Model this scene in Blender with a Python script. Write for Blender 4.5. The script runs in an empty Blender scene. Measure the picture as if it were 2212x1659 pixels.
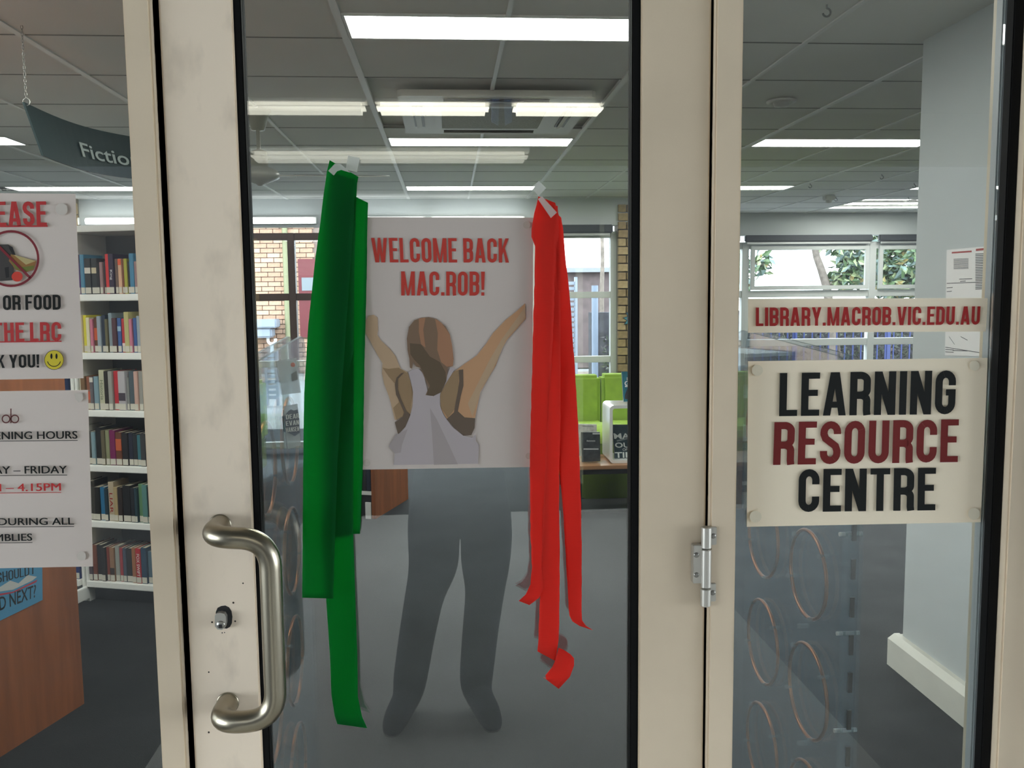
import bpy, bmesh, math, random
from mathutils import Vector, Matrix
import numpy as np

# ---------------------------------------------------------------- camera, world, exposure
scene = bpy.context.scene
COL = scene.collection
FPX, CX, CY = 1900.0, 1106.0, 829.5
YAW, PITCH, ROLL = math.radians(4.16), math.radians(5.67), math.radians(0.595)
CAM = Vector((0.0, -1.52, 1.58))
FW = Vector((math.sin(YAW)*math.cos(PITCH), math.cos(YAW)*math.cos(PITCH), -math.sin(PITCH)))
_r = Vector((math.cos(YAW), -math.sin(YAW), 0)); _u = _r.cross(FW)
RT = math.cos(ROLL)*_r - math.sin(ROLL)*_u
UP = math.sin(ROLL)*_r + math.cos(ROLL)*_u
cd = bpy.data.cameras.new('camera'); cam = bpy.data.objects.new('camera', cd); COL.objects.link(cam)
cd.sensor_width = 36.0; cd.lens = 36.0*FPX/2212.0; cd.clip_start = 0.01; cd.clip_end = 200
M = Matrix((RT, UP, -FW)).transposed().to_4x4(); M.translation = CAM
cam.matrix_world = M
scene.camera = cam
w = bpy.data.worlds.new('sky'); scene.world = w; w.use_nodes = True
w.node_tree.nodes['Background'].inputs[0].default_value = (0.84, 0.93, 1.0, 1)
w.node_tree.nodes['Background'].inputs[1].default_value = 5.3
vs = scene.view_settings
vs.view_transform = 'Standard'; vs.look = 'None'; vs.gamma = 1.0; vs.use_curve_mapping = False
vs.exposure = 1.0
scene.cycles.max_bounces = 10; scene.cycles.transparent_max_bounces = 24
scene.cycles.diffuse_bounces = 5; scene.cycles.caustics_reflective = False
scene.cycles.sample_clamp_indirect = 6.0
L_PANEL = 14.0      # troffers in the library
L_TUBE = 4.2        # tube lights in the entry
rnd = random.Random(7)

# ---------------------------------------------------------------- pixel helpers
def ray(px, py): return (FW + RT*((px-CX)/FPX) + UP*((CY-py)/FPX))
def PY(px, py, Y=0.0):
    d = ray(px, py); return CAM + d*((Y-CAM.y)/d.y)
def PX(px, py, X):
    d = ray(px, py); return CAM + d*((X-CAM.x)/d.x)
def PZ(px, py, Z=0.0):
    d = ray(px, py); return CAM + d*((Z-CAM.z)/d.z)
def X0(px, Y=0.0, py=830): return PY(px, py, Y).x

# ---------------------------------------------------------------- materials
def srgb(r, g, b):
    f = lambda c: (c/255/12.92) if c/255 <= 0.04045 else ((c/255+0.055)/1.055)**2.4
    return (f(r), f(g), f(b))
_m = {}
def mat(name, col, rough=0.6, metal=0.0, noise=0.0, scale=8.0, spec=0.5, bump=0.0, stretch=None, coat=0.0, detail=4.0, bscale=None, col2=None):
    if name in _m: return _m[name]
    m = bpy.data.materials.new(name); m.use_nodes = True
    nt = m.node_tree; b = nt.nodes['Principled BSDF']
    b.inputs['Base Color'].default_value = (*col, 1); b.inputs['Roughness'].default_value = rough
    b.inputs['Metallic'].default_value = metal; b.inputs['Specular IOR Level'].default_value = spec
    b.inputs['Coat Weight'].default_value = coat
    if noise > 0 or bump > 0:
        tc = nt.nodes.new('ShaderNodeTexCoord'); mp = nt.nodes.new('ShaderNodeMapping')
        nt.links.new(tc.outputs['Object'], mp.inputs['Vector'])
        if stretch: mp.inputs['Scale'].default_value = stretch
        n = nt.nodes.new('ShaderNodeTexNoise'); n.inputs['Scale'].default_value = scale; n.inputs['Detail'].default_value = detail
        nt.links.new(mp.outputs['Vector'], n.inputs['Vector'])
        if noise > 0:
            r = nt.nodes.new('ShaderNodeValToRGB')
            c2 = col2 or tuple(min(1, c*(1+noise)) for c in col)
            c1 = tuple(c*(1-noise) for c in col)
            r.color_ramp.elements[0].position = 0.32; r.color_ramp.elements[1].position = 0.68
            r.color_ramp.elements[0].color = (*c1, 1); r.color_ramp.elements[1].color = (*c2, 1)
            nt.links.new(n.outputs['Fac'], r.inputs['Fac']); nt.links.new(r.outputs['Color'], b.inputs['Base Color'])
        if bump > 0:
            n2 = n
            if bscale:
                n2 = nt.nodes.new('ShaderNodeTexNoise'); n2.inputs['Scale'].default_value = bscale
                nt.links.new(tc.outputs['Object'], n2.inputs['Vector'])
            bp = nt.nodes.new('ShaderNodeBump'); bp.inputs['Strength'].default_value = bump; bp.inputs['Distance'].default_value = 0.004
            nt.links.new(n2.outputs['Fac'], bp.inputs['Height']); nt.links.new(bp.outputs['Normal'], b.inputs['Normal'])
    _m[name] = m; return m
def emat(name, col, strength):
    if name in _m: return _m[name]
    m = bpy.data.materials.new(name); m.use_nodes = True; nt = m.node_tree
    b = nt.nodes['Principled BSDF']; b.inputs['Base Color'].default_value = (.8, .8, .8, 1)
    b.inputs['Emission Color'].default_value = (*col, 1); b.inputs['Emission Strength'].default_value = strength
    _m[name] = m; return m
def glassmat(name, tint=(1, 1, 1), f0=0.05, rough=0.0, haze=0.0, hazecol=(.6, .65, .7)):
    if name in _m: return _m[name]
    m = bpy.data.materials.new(name); m.use_nodes = True; nt = m.node_tree; nt.nodes.clear()
    o = nt.nodes.new('ShaderNodeOutputMaterial'); tr = nt.nodes.new('ShaderNodeBsdfTransparent')
    tr.inputs[0].default_value = (*tint, 1)
    gl = nt.nodes.new('ShaderNodeBsdfGlossy'); gl.inputs['Roughness'].default_value = rough
    lw = nt.nodes.new('ShaderNodeLayerWeight'); lw.inputs[0].default_value = 0.5
    p = nt.nodes.new('ShaderNodeMath'); p.operation = 'POWER'; p.inputs[1].default_value = 5.0
    nt.links.new(lw.outputs['Facing'], p.inputs[0])
    mp = nt.nodes.new('ShaderNodeMath'); mp.operation = 'MULTIPLY_ADD'; mp.inputs[1].default_value = 1-f0; mp.inputs[2].default_value = f0
    nt.links.new(p.outputs[0], mp.inputs[0])
    mx = nt.nodes.new('ShaderNodeMixShader'); nt.links.new(mp.outputs[0], mx.inputs[0])
    nt.links.new(tr.outputs[0], mx.inputs[1]); nt.links.new(gl.outputs[0], mx.inputs[2])
    last = mx
    if haze > 0:
        df = nt.nodes.new('ShaderNodeBsdfDiffuse'); df.inputs[0].default_value = (*hazecol, 1)
        m2 = nt.nodes.new('ShaderNodeMixShader'); m2.inputs[0].default_value = haze
        nt.links.new(mx.outputs[0], m2.inputs[1]); nt.links.new(df.outputs[0], m2.inputs[2]); last = m2
    nt.links.new(last.outputs[0], o.inputs[0]); _m[name] = m; return m
def papermat(name, col, trans=0.35, tcol=None, rough=0.8, alpha=1.0, crepe=0.0):
    if name in _m: return _m[name]
    m = bpy.data.materials.new(name); m.use_nodes = True; nt = m.node_tree
    b = nt.nodes['Principled BSDF']; b.inputs['Base Color'].default_value = (*col, 1); b.inputs['Roughness'].default_value = rough
    b.inputs['Specular IOR Level'].default_value = 0.25
    o = nt.nodes['Material Output']; t = nt.nodes.new('ShaderNodeBsdfTranslucent'); t.inputs[0].default_value = (*(tcol or col), 1)
    mx = nt.nodes.new('ShaderNodeMixShader'); mx.inputs[0].default_value = trans
    nt.links.new(b.outputs[0], mx.inputs[1]); nt.links.new(t.outputs[0], mx.inputs[2]); last = mx
    if crepe > 0:
        tc = nt.nodes.new('ShaderNodeTexCoord'); mp = nt.nodes.new('ShaderNodeMapping'); mp.inputs['Scale'].default_value = (60, 60, 700)
        n = nt.nodes.new('ShaderNodeTexNoise'); n.inputs['Scale'].default_value = 1.0
        bp = nt.nodes.new('ShaderNodeBump'); bp.inputs['Strength'].default_value = crepe; bp.inputs['Distance'].default_value = 0.001
        nt.links.new(tc.outputs['Object'], mp.inputs[0]); nt.links.new(mp.outputs[0], n.inputs['Vector'])
        nt.links.new(n.outputs['Fac'], bp.inputs['Height']); nt.links.new(bp.outputs[0], b.inputs['Normal'])
    if alpha < 1:
        tp = nt.nodes.new('ShaderNodeBsdfTransparent'); m2 = nt.nodes.new('ShaderNodeMixShader'); m2.inputs[0].default_value = alpha
        nt.links.new(tp.outputs[0], m2.inputs[1]); nt.links.new(mx.outputs[0], m2.inputs[2]); last = m2
    nt.links.new(last.outputs[0], o.inputs[0]); _m[name] = m; return m
def framemat():
    # cream powder coat, thinly dirtied by hands (stains with their own shape)
    m = mat('cream_frame', (0.63, 0.52, 0.38), 0.42, noise=0.05, scale=5.0, bump=0.02, bscale=260)
    return m
FRAME = framemat()
def litstainmat():  # hand stains on cream made paler; light from the left painted in
    if 'cream_lit_stained' in _m: return _m['cream_lit_stained']
    m = bpy.data.materials.new('cream_lit_stained'); m.use_nodes = True; nt = m.node_tree; b = nt.nodes['Principled BSDF']
    tc = nt.nodes.new('ShaderNodeTexCoord'); n = nt.nodes.new('ShaderNodeTexNoise'); n.inputs['Scale'].default_value = 14; n.inputs['Detail'].default_value = 7
    mp = nt.nodes.new('ShaderNodeMapping'); mp.inputs['Scale'].default_value = (1.4, 1, 0.7)
    nt.links.new(tc.outputs['Object'], mp.inputs[0]); nt.links.new(mp.outputs[0], n.inputs['Vector'])
    r = nt.nodes.new('ShaderNodeValToRGB')
    r.color_ramp.elements[0].position = 0.27; r.color_ramp.elements[0].color = (0.68, 0.57, 0.445, 1)
    r.color_ramp.elements[1].position = 0.46; r.color_ramp.elements[1].color = (0.82, 0.69, 0.54, 1)
    nt.links.new(n.outputs['Fac'], r.inputs[0]); nt.links.new(r.outputs[0], b.inputs['Base Color']); b.inputs['Roughness'].default_value = 0.45
    _m['cream_lit_stained'] = m; return m
LITSTAINED = litstainmat()
GASKET = mat('black_rubber', (0.004, 0.004, 0.004), 0.7, spec=0.12)
GLASS = glassmat('door_glass', (0.93, 0.96, 0.95), 0.075)
WINGLASS = glassmat('window_glass', (0.97, 0.98, 0.98), 0.03)
ACRYL = glassmat('clear_acrylic', (0.86, 0.91, 0.94), 0.05, haze=0.06, hazecol=(.35, .42, .48))
STEEL = mat('satin_stainless', (0.33, 0.295, 0.225), 0.30, 1.0)
ALU = mat('grey_aluminium', (0.55, 0.56, 0.55), 0.4, 0.6)
WHITE = mat('white_paint', (0.72, 0.72, 0.70), 0.55, noise=0.03, scale=3)
WALLW = mat('wall_paint', (0.72, 0.73, 0.72), 0.6, noise=0.03, scale=2.5)
SHELFW = mat('shelf_white', (0.82, 0.82, 0.79), 0.4)
BLACK = mat('black', (0.008, 0.008, 0.009), 0.5)
INK = mat('black_ink', (0.011, 0.012, 0.011), 0.6, spec=0.15)
PAPERW = papermat('laminated_paper', (0.93, 0.815, 0.63), 0.06, rough=0.35)
PAPERG = papermat('poster_paper', (0.60, 0.53, 0.485), 0.22, rough=0.7)
PAPERN = papermat('notice_paper', (0.68, 0.60, 0.545), 0.15, rough=0.5)
COPPER = mat('copper', (0.60, 0.215, 0.09), 0.3, 1.0)
def flat(name, rgb, rough=0.6): return mat(name, srgb(*rgb), rough, spec=0.25)

# ---------------------------------------------------------------- mesh helpers
class MB:
    def __init__(s): s.v = []; s.f = []; s.mi = []; s.sm = []; s.cur = 0
    def add(s, vs, fs, smooth=False):
        o = len(s.v); s.v += [tuple(p) for p in vs]
        for f in fs: s.f.append(tuple(i+o for i in f)); s.mi.append(s.cur); s.sm.append(smooth)
        return s
    def box(s, x0, x1, y0, y1, z0, z1):
        return s.add([(x0,y0,z0),(x1,y0,z0),(x1,y1,z0),(x0,y1,z0),(x0,y0,z1),(x1,y0,z1),(x1,y1,z1),(x0,y1,z1)],
                     [(0,3,2,1),(4,5,6,7),(0,1,5,4),(1,2,6,5),(2,3,7,6),(3,0,4,7)])
    def cbox(s, x0, x1, y0, y1, z0, z1, b=0.003):
        bm = bmesh.new(); bmesh.ops.create_cube(bm, size=1)
        bmesh.ops.scale(bm, vec=(x1-x0, y1-y0, z1-z0), verts=bm.verts)
        bmesh.ops.bevel(bm, geom=bm.edges[:], offset=min(b, (x1-x0)*.45, (y1-y0)*.45, (z1-z0)*.45), segments=2, affect='EDGES')
        bmesh.ops.translate(bm, vec=((x0+x1)/2, (y0+y1)/2, (z0+z1)/2), verts=bm.verts)
        bm.verts.index_update()
        s.add([v.co[:] for v in bm.verts], [[v.index for v in f.verts] for f in bm.faces]); bm.free(); return s
    def tube(s, pts, r, n=12, cap=True, closed=False):
        pts = [Vector(p) for p in pts]; N = len(pts); rr = r if isinstance(r, (list, tuple)) else [r]*N
        def tang(i):
            if closed: return (pts[(i+1) % N]-pts[i-1]).normalized()
            return (pts[min(i+1, N-1)]-pts[max(i-1, 0)]).normalized()
        t = tang(0); a = Vector((0, 0, 1)) if abs(t.z) < .9 else Vector((1, 0, 0)); nrm = (a - t*a.dot(t)).normalized()
        vs = []
        for i in range(N):
            t = tang(i); nrm = (nrm - t*nrm.dot(t)).normalized(); bn = t.cross(nrm)
            for k in range(n):
                q = 2*math.pi*k/n; vs.append(pts[i] + (nrm*math.cos(q)+bn*math.sin(q))*rr[i])
        fs = []
        for i in range(N if closed else N-1):
            j = (i+1) % N
            for k in range(n): fs.append((i*n+k, i*n+(k+1) % n, j*n+(k+1) % n, j*n+k))
        s.add(vs, fs, True)
        if cap and not closed: s.add(vs[:n], [tuple(range(n-1, -1, -1))]); s.add(vs[-n:], [tuple(range(n))])
        return s
    def lathe(s, prof, c=(0, 0, 0), n=24, axis='z'):
        vs = []
        for (r, z) in prof:
            for k in range(n):
                q = 2*math.pi*k/n; p = (r*math.cos(q), r*math.sin(q), z)
                if axis == 'y': p = (p[0], z, p[1])
                if axis == 'x': p = (z, p[0], p[1])
                vs.append((p[0]+c[0], p[1]+c[1], p[2]+c[2]))
        fs = [(i*n+k, i*n+(k+1) % n, (i+1)*n+(k+1) % n, (i+1)*n+k) for i in range(len(prof)-1) for k in range(n)]
        s.add(vs, fs, True)
        if prof[0][0] > 1e-6: s.add(vs[:n], [tuple(range(n))])
        if prof[-1][0] > 1e-6: s.add(vs[-n:], [tuple(range(n))])
        return s
    def plate(s, poly, d):
        """poly: 3-D points (any winding), extruded by vector d"""
        n = len(poly); d = Vector(d); a = [Vector(p) for p in poly]; b = [p+d for p in a]
        return s.add(a+b, [tuple(range(n)), tuple(range(2*n-1, n-1, -1))]+[(i, i+n, (i+1) % n+n, (i+1) % n) for i in range(n)])
    def face(s, poly): return s.add([Vector(p) for p in poly], [tuple(range(len(poly)))])
    def build(s, name, mats, parent=None, local=False, loc=None):
        me = bpy.data.meshes.new(name)
        v = s.v
        if parent is not None and not local:
            l = wloc(parent); v = [(p[0]-l[0], p[1]-l[1], p[2]-l[2]) for p in v]
        if loc is not None: v = [(p[0]-loc[0], p[1]-loc[1], p[2]-loc[2]) for p in v]
        me.from_pydata([tuple(p) for p in v], [], s.f)
        for m in (mats if isinstance(mats, (list, tuple)) else [mats]): me.materials.append(m)
        for p, i, sm in zip(me.polygons, s.mi, s.sm): p.material_index = i; p.use_smooth = sm
        bm = bmesh.new(); bm.from_mesh(me)
        if len(bm.faces) < 60000: bmesh.ops.recalc_face_normals(bm, faces=bm.faces)
        bm.to_mesh(me); bm.free(); me.update()
        o = bpy.data.objects.new(name, me); COL.objects.link(o)
        if parent is not None: o.parent = parent
        if loc is not None: o.location = loc
        return o
_wl = {}
def wloc(o):
    l = Vector(o.location)
    while o.parent is not None: o = o.parent; l = l + Vector(o.location)
    return l
def tag(o, label=None, cat=None, group=None, kind=None):
    if label: o['label'] = label
    if cat: o['category'] = cat
    if group: o['group'] = group
    if kind: o['kind'] = kind
    return o
def thing(name, loc, label=None, cat=None, group=None, kind=None, rz=0.0):
    o = bpy.data.objects.new(name, None); COL.objects.link(o); o.location = loc; o.rotation_euler = (0, 0, rz); o.empty_display_size = .05
    return tag(o, label, cat, group, kind)
def cp(o, parent=None, loc=None, name=None):
    c = o.copy(); COL.objects.link(c); c.parent = parent
    if loc is not None: c.location = loc
    return c
def struct(name, mb, m): return tag(mb.build(name, m), kind='structure')
def bx(*a): return MB().box(*a)
def cb(*a, b=0.003): return MB().cbox(*a, b=b)

# ---------------------------------------------------------------- lettering
def strip(path, t, closed=False):
    P = [Vector((p[0], p[1])) for p in path]; n = len(P); L = []; R = []
    for i in range(n):
        a = P[i-1] if (i > 0 or closed) else None; b = P[(i+1) % n] if (i < n-1 or closed) else None
        d1 = (P[i]-a).normalized() if a is not None else (b-P[i]).normalized()
        d2 = (b-P[i]).normalized() if b is not None else d1
        m = (d1+d2).normalized(); nn = Vector((-m.y, m.x)); c = max(.35, nn.dot(Vector((-d1.y, d1.x))))
        L.append(P[i]+nn*(t/2/c)); R.append(P[i]-nn*(t/2/c))
    q = []
    for i in range(n if closed else n-1):
        j = (i+1) % n; q.append([R[i], R[j], L[j], L[i]])
    return q
def arc(cx, cy, rx, ry, a0, a1, n=8):
    return [(cx+rx*math.cos(math.radians(a0+(a1-a0)*i/n)), cy+ry*math.sin(math.radians(a0+(a1-a0)*i/n))) for i in range(n+1)]
def glyph(c, w=0.36, t=0.125):
    h = t/2; e = 1-h; r = w/2-h; ry = min(r*1.15, .2); q = []
    quad = lambda *p: q.append([Vector(a) for a in p])
    bar = lambda x0, x1, y0, y1: quad((x0, y0), (x1, y0), (x1, y1), (x0, y1))
    tv = t*0.86
    if c == 'I': w = t; bar(0, t, 0, 1)
    elif c == '.': w = t*.95; bar(0, w, 0, t)
    elif c == '!':
        w = t*1.1; bar(.05*t, t*.95, 0, t); quad((.12*t, .24), (t*.88, .24), (t*1.05, 1), (-.05*t, 1))
    elif c == '-': bar(0, w, .42, .42+tv)
    elif c == 'L': w *= .86; bar(0, t, 0, 1); bar(0, w, 0, tv)
    elif c == 'E': w *= .88; bar(0, t, 0, 1); bar(0, w, 0, tv); bar(0, w, 1-tv, 1); bar(0, w*.9, .46, .46+tv)
    elif c == 'F': w *= .86; bar(0, t, 0, 1); bar(0, w, 1-tv, 1); bar(0, w*.9, .44, .44+tv)
    elif c == 'H': bar(0, t, 0, 1); bar(w-t, w, 0, 1); bar(0, w, .45, .45+tv)
    elif c == 'T': w *= .96; bar(w/2-h, w/2+h, 0, 1); bar(0, w, 1-tv, 1)
    elif c == 'O': q += strip(arc(w/2, e-ry, r, ry, 0, 180, 10)+arc(w/2, h+ry, r, ry, 180, 360, 10), t, True)
    elif c == 'C': q += strip([(w-h, .645)]+arc(w/2, e-ry, r, ry, 0, 180, 10)+arc(w/2, h+ry, r, ry, 180, 360, 10)+[(w-h, .36)], t)
    elif c == 'G': q += strip([(w-h, .66)]+arc(w/2, e-ry, r, ry, 0, 180, 10)+arc(w/2, h+ry, r, ry, 180, 360, 10)+[(w-h, .5)], t); bar(w*.52, w, .5-tv*.5, .5+tv*.5)
    elif c == 'S':
        q += strip([(w-h, .70)]+arc(w/2, e-ry, r, ry, 0, 180, 10)+[(h, .70), (h+r*.25, .6), (w-h-r*.25, .42), (w-h, .31)]+arc(w/2, h+ry, r, ry, 0, -180, 10)+[(h, .31)], t)
    elif c == 'U': q += strip([(h, 1)]+arc(w/2, h+ry, r, ry, 180, 360, 10)+[(w-h, 1)], t)
    elif c == 'D': bar(0, t, 0, 1); q += strip([(h, e)]+arc(w-h-r, e-ry, r, ry, 90, 0)+arc(w-h-r, h+ry, r, ry, 0, -90)+[(h, h)], t)
    elif c in 'PRB':
        bar(0, t, 0, 1); k = .46 if c != 'B' else .5
        rb = .13
        q += strip([(h, e)]+arc(w-h-r, e-rb, r, rb, 90, 0)+arc(w-h-r, k+rb, r, rb, 0, -90)+[(h, k)], t)
        if c == 'R': q += strip([(h, k)]+arc(w-h-r, k-rb, r, rb, 90, 0)+[(w-h, .1), (w-h+.012, 0)], t)
        if c == 'B': q += strip([(h, k)]+arc(w-h-r, k-rb, r, rb, 90, 0)+arc(w-h-r, h+rb, r, rb, 0, -90)+[(h, h)], t)
    elif c == 'A':
        w *= 1.1; a = t*.62; quad((0, 0), (t, 0), (w/2+a*.55, 1), (w/2-a, 1)); quad((w-t, 0), (w, 0), (w/2+a, 1), (w/2-a*.55, 1)); bar(w*.2, w*.8, .18, .18+tv)
    elif c == 'V':
        w *= 1.08; a = t*.62; quad((w/2-a, 0), (w/2+a*.5, 0), (t, 1), (0, 1)); quad((w/2-a*.5, 0), (w/2+a, 0), (w, 1), (w-t, 1))
    elif c == 'Y':
        w *= 1.08; bar(w/2-h, w/2+h, 0, .45); quad((w/2-h, .36), (w/2+h, .40), (t, 1), (0, 1)); quad((w/2-h, .40), (w/2+h, .36), (w, 1), (w-t, 1))
    elif c == 'W':
        w *= 1.6; f = t*.56; m1 = w*.31; m2 = w*.69; ap = t*.40
        quad((m1-f, 0), (m1+f*.55, 0), (t, 1), (0, 1)); quad((m1-f*.3, 0), (m1+f, 0), (w/2+ap, 1), (w/2-ap, 1))
        quad((m2-f, 0), (m2+f*.3, 0), (w/2+ap, 1), (w/2-ap, 1)); quad((m2-f*.55, 0), (m2+f, 0), (w, 1), (w-t, 1))
    elif c == 'M':
        w *= 1.38; bar(0, t, 0, 1); bar(w-t, w, 0, 1); f = t*.34
        quad((w/2-f, 0), (w/2+f*.6, 0), (t*1.06, 1), (t*.2, 1)); quad((w/2-f*.6, 0), (w/2+f, 0), (w-t*.2, 1), (w-t*1.06, 1))
    elif c == 'N': w *= 1.04; bar(0, t, 0, 1); bar(w-t, w, 0, 1); quad((w-t*1.05, 0), (w, 0), (t*1.05, 1), (0, 1))
    elif c == 'K': w *= 1.06; bar(0, t, 0, 1); quad((t, .3), (t, .55), (w-t*1.0, 1), (w, 1)); quad((w*.42, .56), (w*.6, .62), (w, 0), (w-t*1.02, 0))
    return q, w
def gothic(text, t=0.125, w=0.36, gap=0.055):
    out = []; x = 0
    for c in text:
        if c == ' ': x += .19; continue
        q, ww = glyph(c, w, t)
        out += [[(p[0]+x, p[1]) for p in poly] for poly in q]; x += ww+gap
    W = x-gap
    return [[(p[0]/W, p[1]) for p in poly] for poly in out]
_tx = {}
def fonttext(text, bold=0.0):
    k = (text, bold)
    if k in _tx: return _tx[k]
    c = bpy.data.curves.new('t', 'FONT'); c.body = text; c.size = 1; c.offset = bold; c.resolution_u = 3
    o = bpy.data.objects.new('t', c); COL.objects.link(o)
    dg = bpy.context.evaluated_depsgraph_get(); me = bpy.data.meshes.new_from_object(o.evaluated_get(dg))
    V = [(v.co.x, v.co.y) for v in me.vertices]; F = [[V[i] for i in p.vertices] for p in me.polygons]
    bpy.data.objects.remove(o); bpy.data.curves.remove(c); bpy.data.meshes.remove(me)
    x0 = min(v[0] for v in V); x1 = max(v[0] for v in V); y0 = min(v[1] for v in V); y1 = max(v[1] for v in V)
    r = [[((p[0]-x0)/(x1-x0), (p[1]-y0)/(y1-y0)) for p in f] for f in F]; _tx[k] = r; return r
def lay(polys, tl, tr, bl, br):
    tl, tr, bl, br = map(Vector, (tl, tr, bl, br)); mb = MB()
    nn = (tr-tl).cross(tl-bl).normalized()
    for i, poly in enumerate(polys):
        o = nn*(2.5e-5*(i % 9)); mb.face([(tl*(1-u)+tr*u)*v+(bl*(1-u)+br*u)*(1-v)+o for u, v in poly])
    return mb
def pxlay(polys, c, Y):
    """c: four pixel corners TL TR BL BR on the plane y=Y"""
    return lay(polys, *[PY(p[0], p[1], Y) for p in c])
def pxpoly(pts, Y): return [PY(p[0], p[1], Y) for p in pts]
def disc(cx, cy, r, n=28, ry=None): return [(cx+r*math.cos(2*math.pi*i/n), cy+(ry or r)*math.sin(2*math.pi*i/n)) for i in range(n)]

# ================================================================ SETTING
CEIL = 2.57
YB = 7.5      # window wall behind the middle of the room
YR = 9.2      # window wall of the right-hand bay
CARPET = mat('carpet', (0.0125, 0.0145, 0.0160), 0.82, noise=0.25, scale=2.2, bump=0.6, bscale=300, spec=0.22)
struct('floor', bx(-6.2, 7.2, 0.0, YR+.1, -0.06, 0.0), CARPET)
CONC = mat('entry_concrete', (0.48, 0.46, 0.42), 0.6, noise=0.07, scale=1.6)
struct('floor_entry', bx(-1.05, 1.42, -4.9, 0.0, -0.06, 0.0), CONC)
DKPAV = mat('entry_dark_paving', (0.06, 0.06, 0.062), 0.8, noise=0.2, scale=4)
struct('floor_entry_left', bx(-6.2, -1.05, -4.9, 0.0, -0.06, 0.0), DKPAV)
struct('floor_entry_right', bx(1.42, 7.2, -4.9, 0.0, -0.06, 0.0), mat('entry_grey_paving', (0.26, 0.255, 0.245), 0.8, noise=0.2, scale=4))
struct('trim_added_beam', bx(-6.2, 7.2, -3.60, -3.50, 2.33, 2.66), mat('entry_soffit', (0.09, 0.09, 0.085), 0.8))  # beam added to hide the roof gap from the mirrored view
struct('ceiling_entry', bx(-6.2, 7.2, -3.60, -0.06, 2.62, 2.70), mat('entry_soffit', (0.09, 0.09, 0.085), 0.8))  # stops short; the gap is invented to let sky light in
struct('wall_entry', bx(-6.2, 7.2, -4.98, -4.80, -0.06, 2.70), mat('entry_dark_wall', (0.035, 0.036, 0.040), 0.8, noise=.1))
# --- ceiling with its tiles and tees
TILE = mat('ceiling_tile', (0.68, 0.675, 0.655), 0.9, noise=0.02, scale=3, bump=.08, bscale=160)
TEE = mat('ceiling_tee', (0.70, 0.70, 0.69), 0.5)
ceil = struct('ceiling', bx(-6.2, 7.2, 0.0, YR+.1, CEIL+.03, CEIL+.10), TILE)
gx0 = -0.366
tile_me = cb(-.293, .293, -.2965, .2965, CEIL+.002, CEIL+.018, b=.002).build('tile', TILE, ceil)
LIGHTS = []           # (x0, x1, y0, y1) of the recessed panels
XLEFT = PZ(60, 312, CEIL).x-1.19
for x0 in (XLEFT, -0.366, 2.034, 4.434):
    for y1 in (2.0, 4.4, 6.8):
        if x0 == 4.434 and y1 == 2.0: continue
        LIGHTS.append((x0+.012, x0+1.188, y1-.30, y1-.01))
LIGHTS += [(4.446, 5.622, 7.95, 8.15), (4.446, 5.622, 8.4, 8.6), (-2.754, -1.578, 1.1, 1.39), (-1.554, -.378, 1.1, 1.39)]  # last two panels added out of view to brighten bookcase and shelves
def lit(cx, cy):
    return [l for l in LIGHTS if l[0]-.02 < cx < l[1]+.02 and l[2] < cy+.3 and l[3] > cy-.3]
half_me = cb(-.293, .293, -.1465, .1465, CEIL+.002, CEIL+.018, b=.002).build('tile', TILE, ceil)
first = True; firsth = True
ac_rect = (-.24, .76, 2.78, 3.82)
for i in range(-8, 11):
    for j in range(-1, 16):
        cx, cy = gx0+.3+.6*i, 0.2+.3+.6*j
        if cx > 2.0 and cy > YR or cx < 2.2 and cy > YB+.2 or cy < 0.05: continue
        if ac_rect[0] < cx < ac_rect[1] and ac_rect[2] < cy < ac_rect[3]: continue
        l = lit(cx, cy)
        if l:
            if l[0][3] > cy+.05 and l[0][2] > cy-.1 and l[0][2] < cy+.3:
                if firsth: o = half_me; firsth = False
                else: o = cp(half_me, ceil)
                o.location = (cx, cy-.15, 0); continue
            continue
        if first: o = tile_me; first = False
        else: o = cp(tile_me, ceil)
        o.location = (cx, cy, 0)
tee_me = None
for i in range(-9, 12):
    x = gx0+.6*i; wd = .014 if i % 2 == 0 else .009
    segs = [(0.0, YR if x > 2.1 else YB)]
    for l in LIGHTS:
        if l[0]+.05 < x < l[1]-.05:
            ns = []
            for (a, b) in segs:
                if a < l[2] and l[3] < b: ns += [(a, l[2]), (l[3], b)]
                else: ns.append((a, b))
            segs = ns
    if ac_rect[0]+.05 < x < ac_rect[1]-.05:
        ns = []
        for (a, b) in segs:
            if a < 2.8 and b > 3.86: ns += [(a, 2.82), (3.85, b)]
            else: ns.append((a, b))
        segs = ns
    for a, b in segs: bx(x-wd, x+wd, a, b, CEIL-.004, CEIL+.012).build('tee', TEE, ceil)
for j in range(0, 16):
    y = .2+.6*j
    if y < YB: bx(-6.2, 7.1, y-.0045, y+.0045, CEIL+.0005, CEIL+.010).build('cross_tee', mat('shadow_joint', (.20, .20, .19), .7), ceil)
    elif y < YR: bx(2.1, 7.1, y-.0045, y+.0045, CEIL+.0005, CEIL+.010).build('cross_tee', mat('shadow_joint', (.20, .20, .19), .7), ceil)
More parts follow.
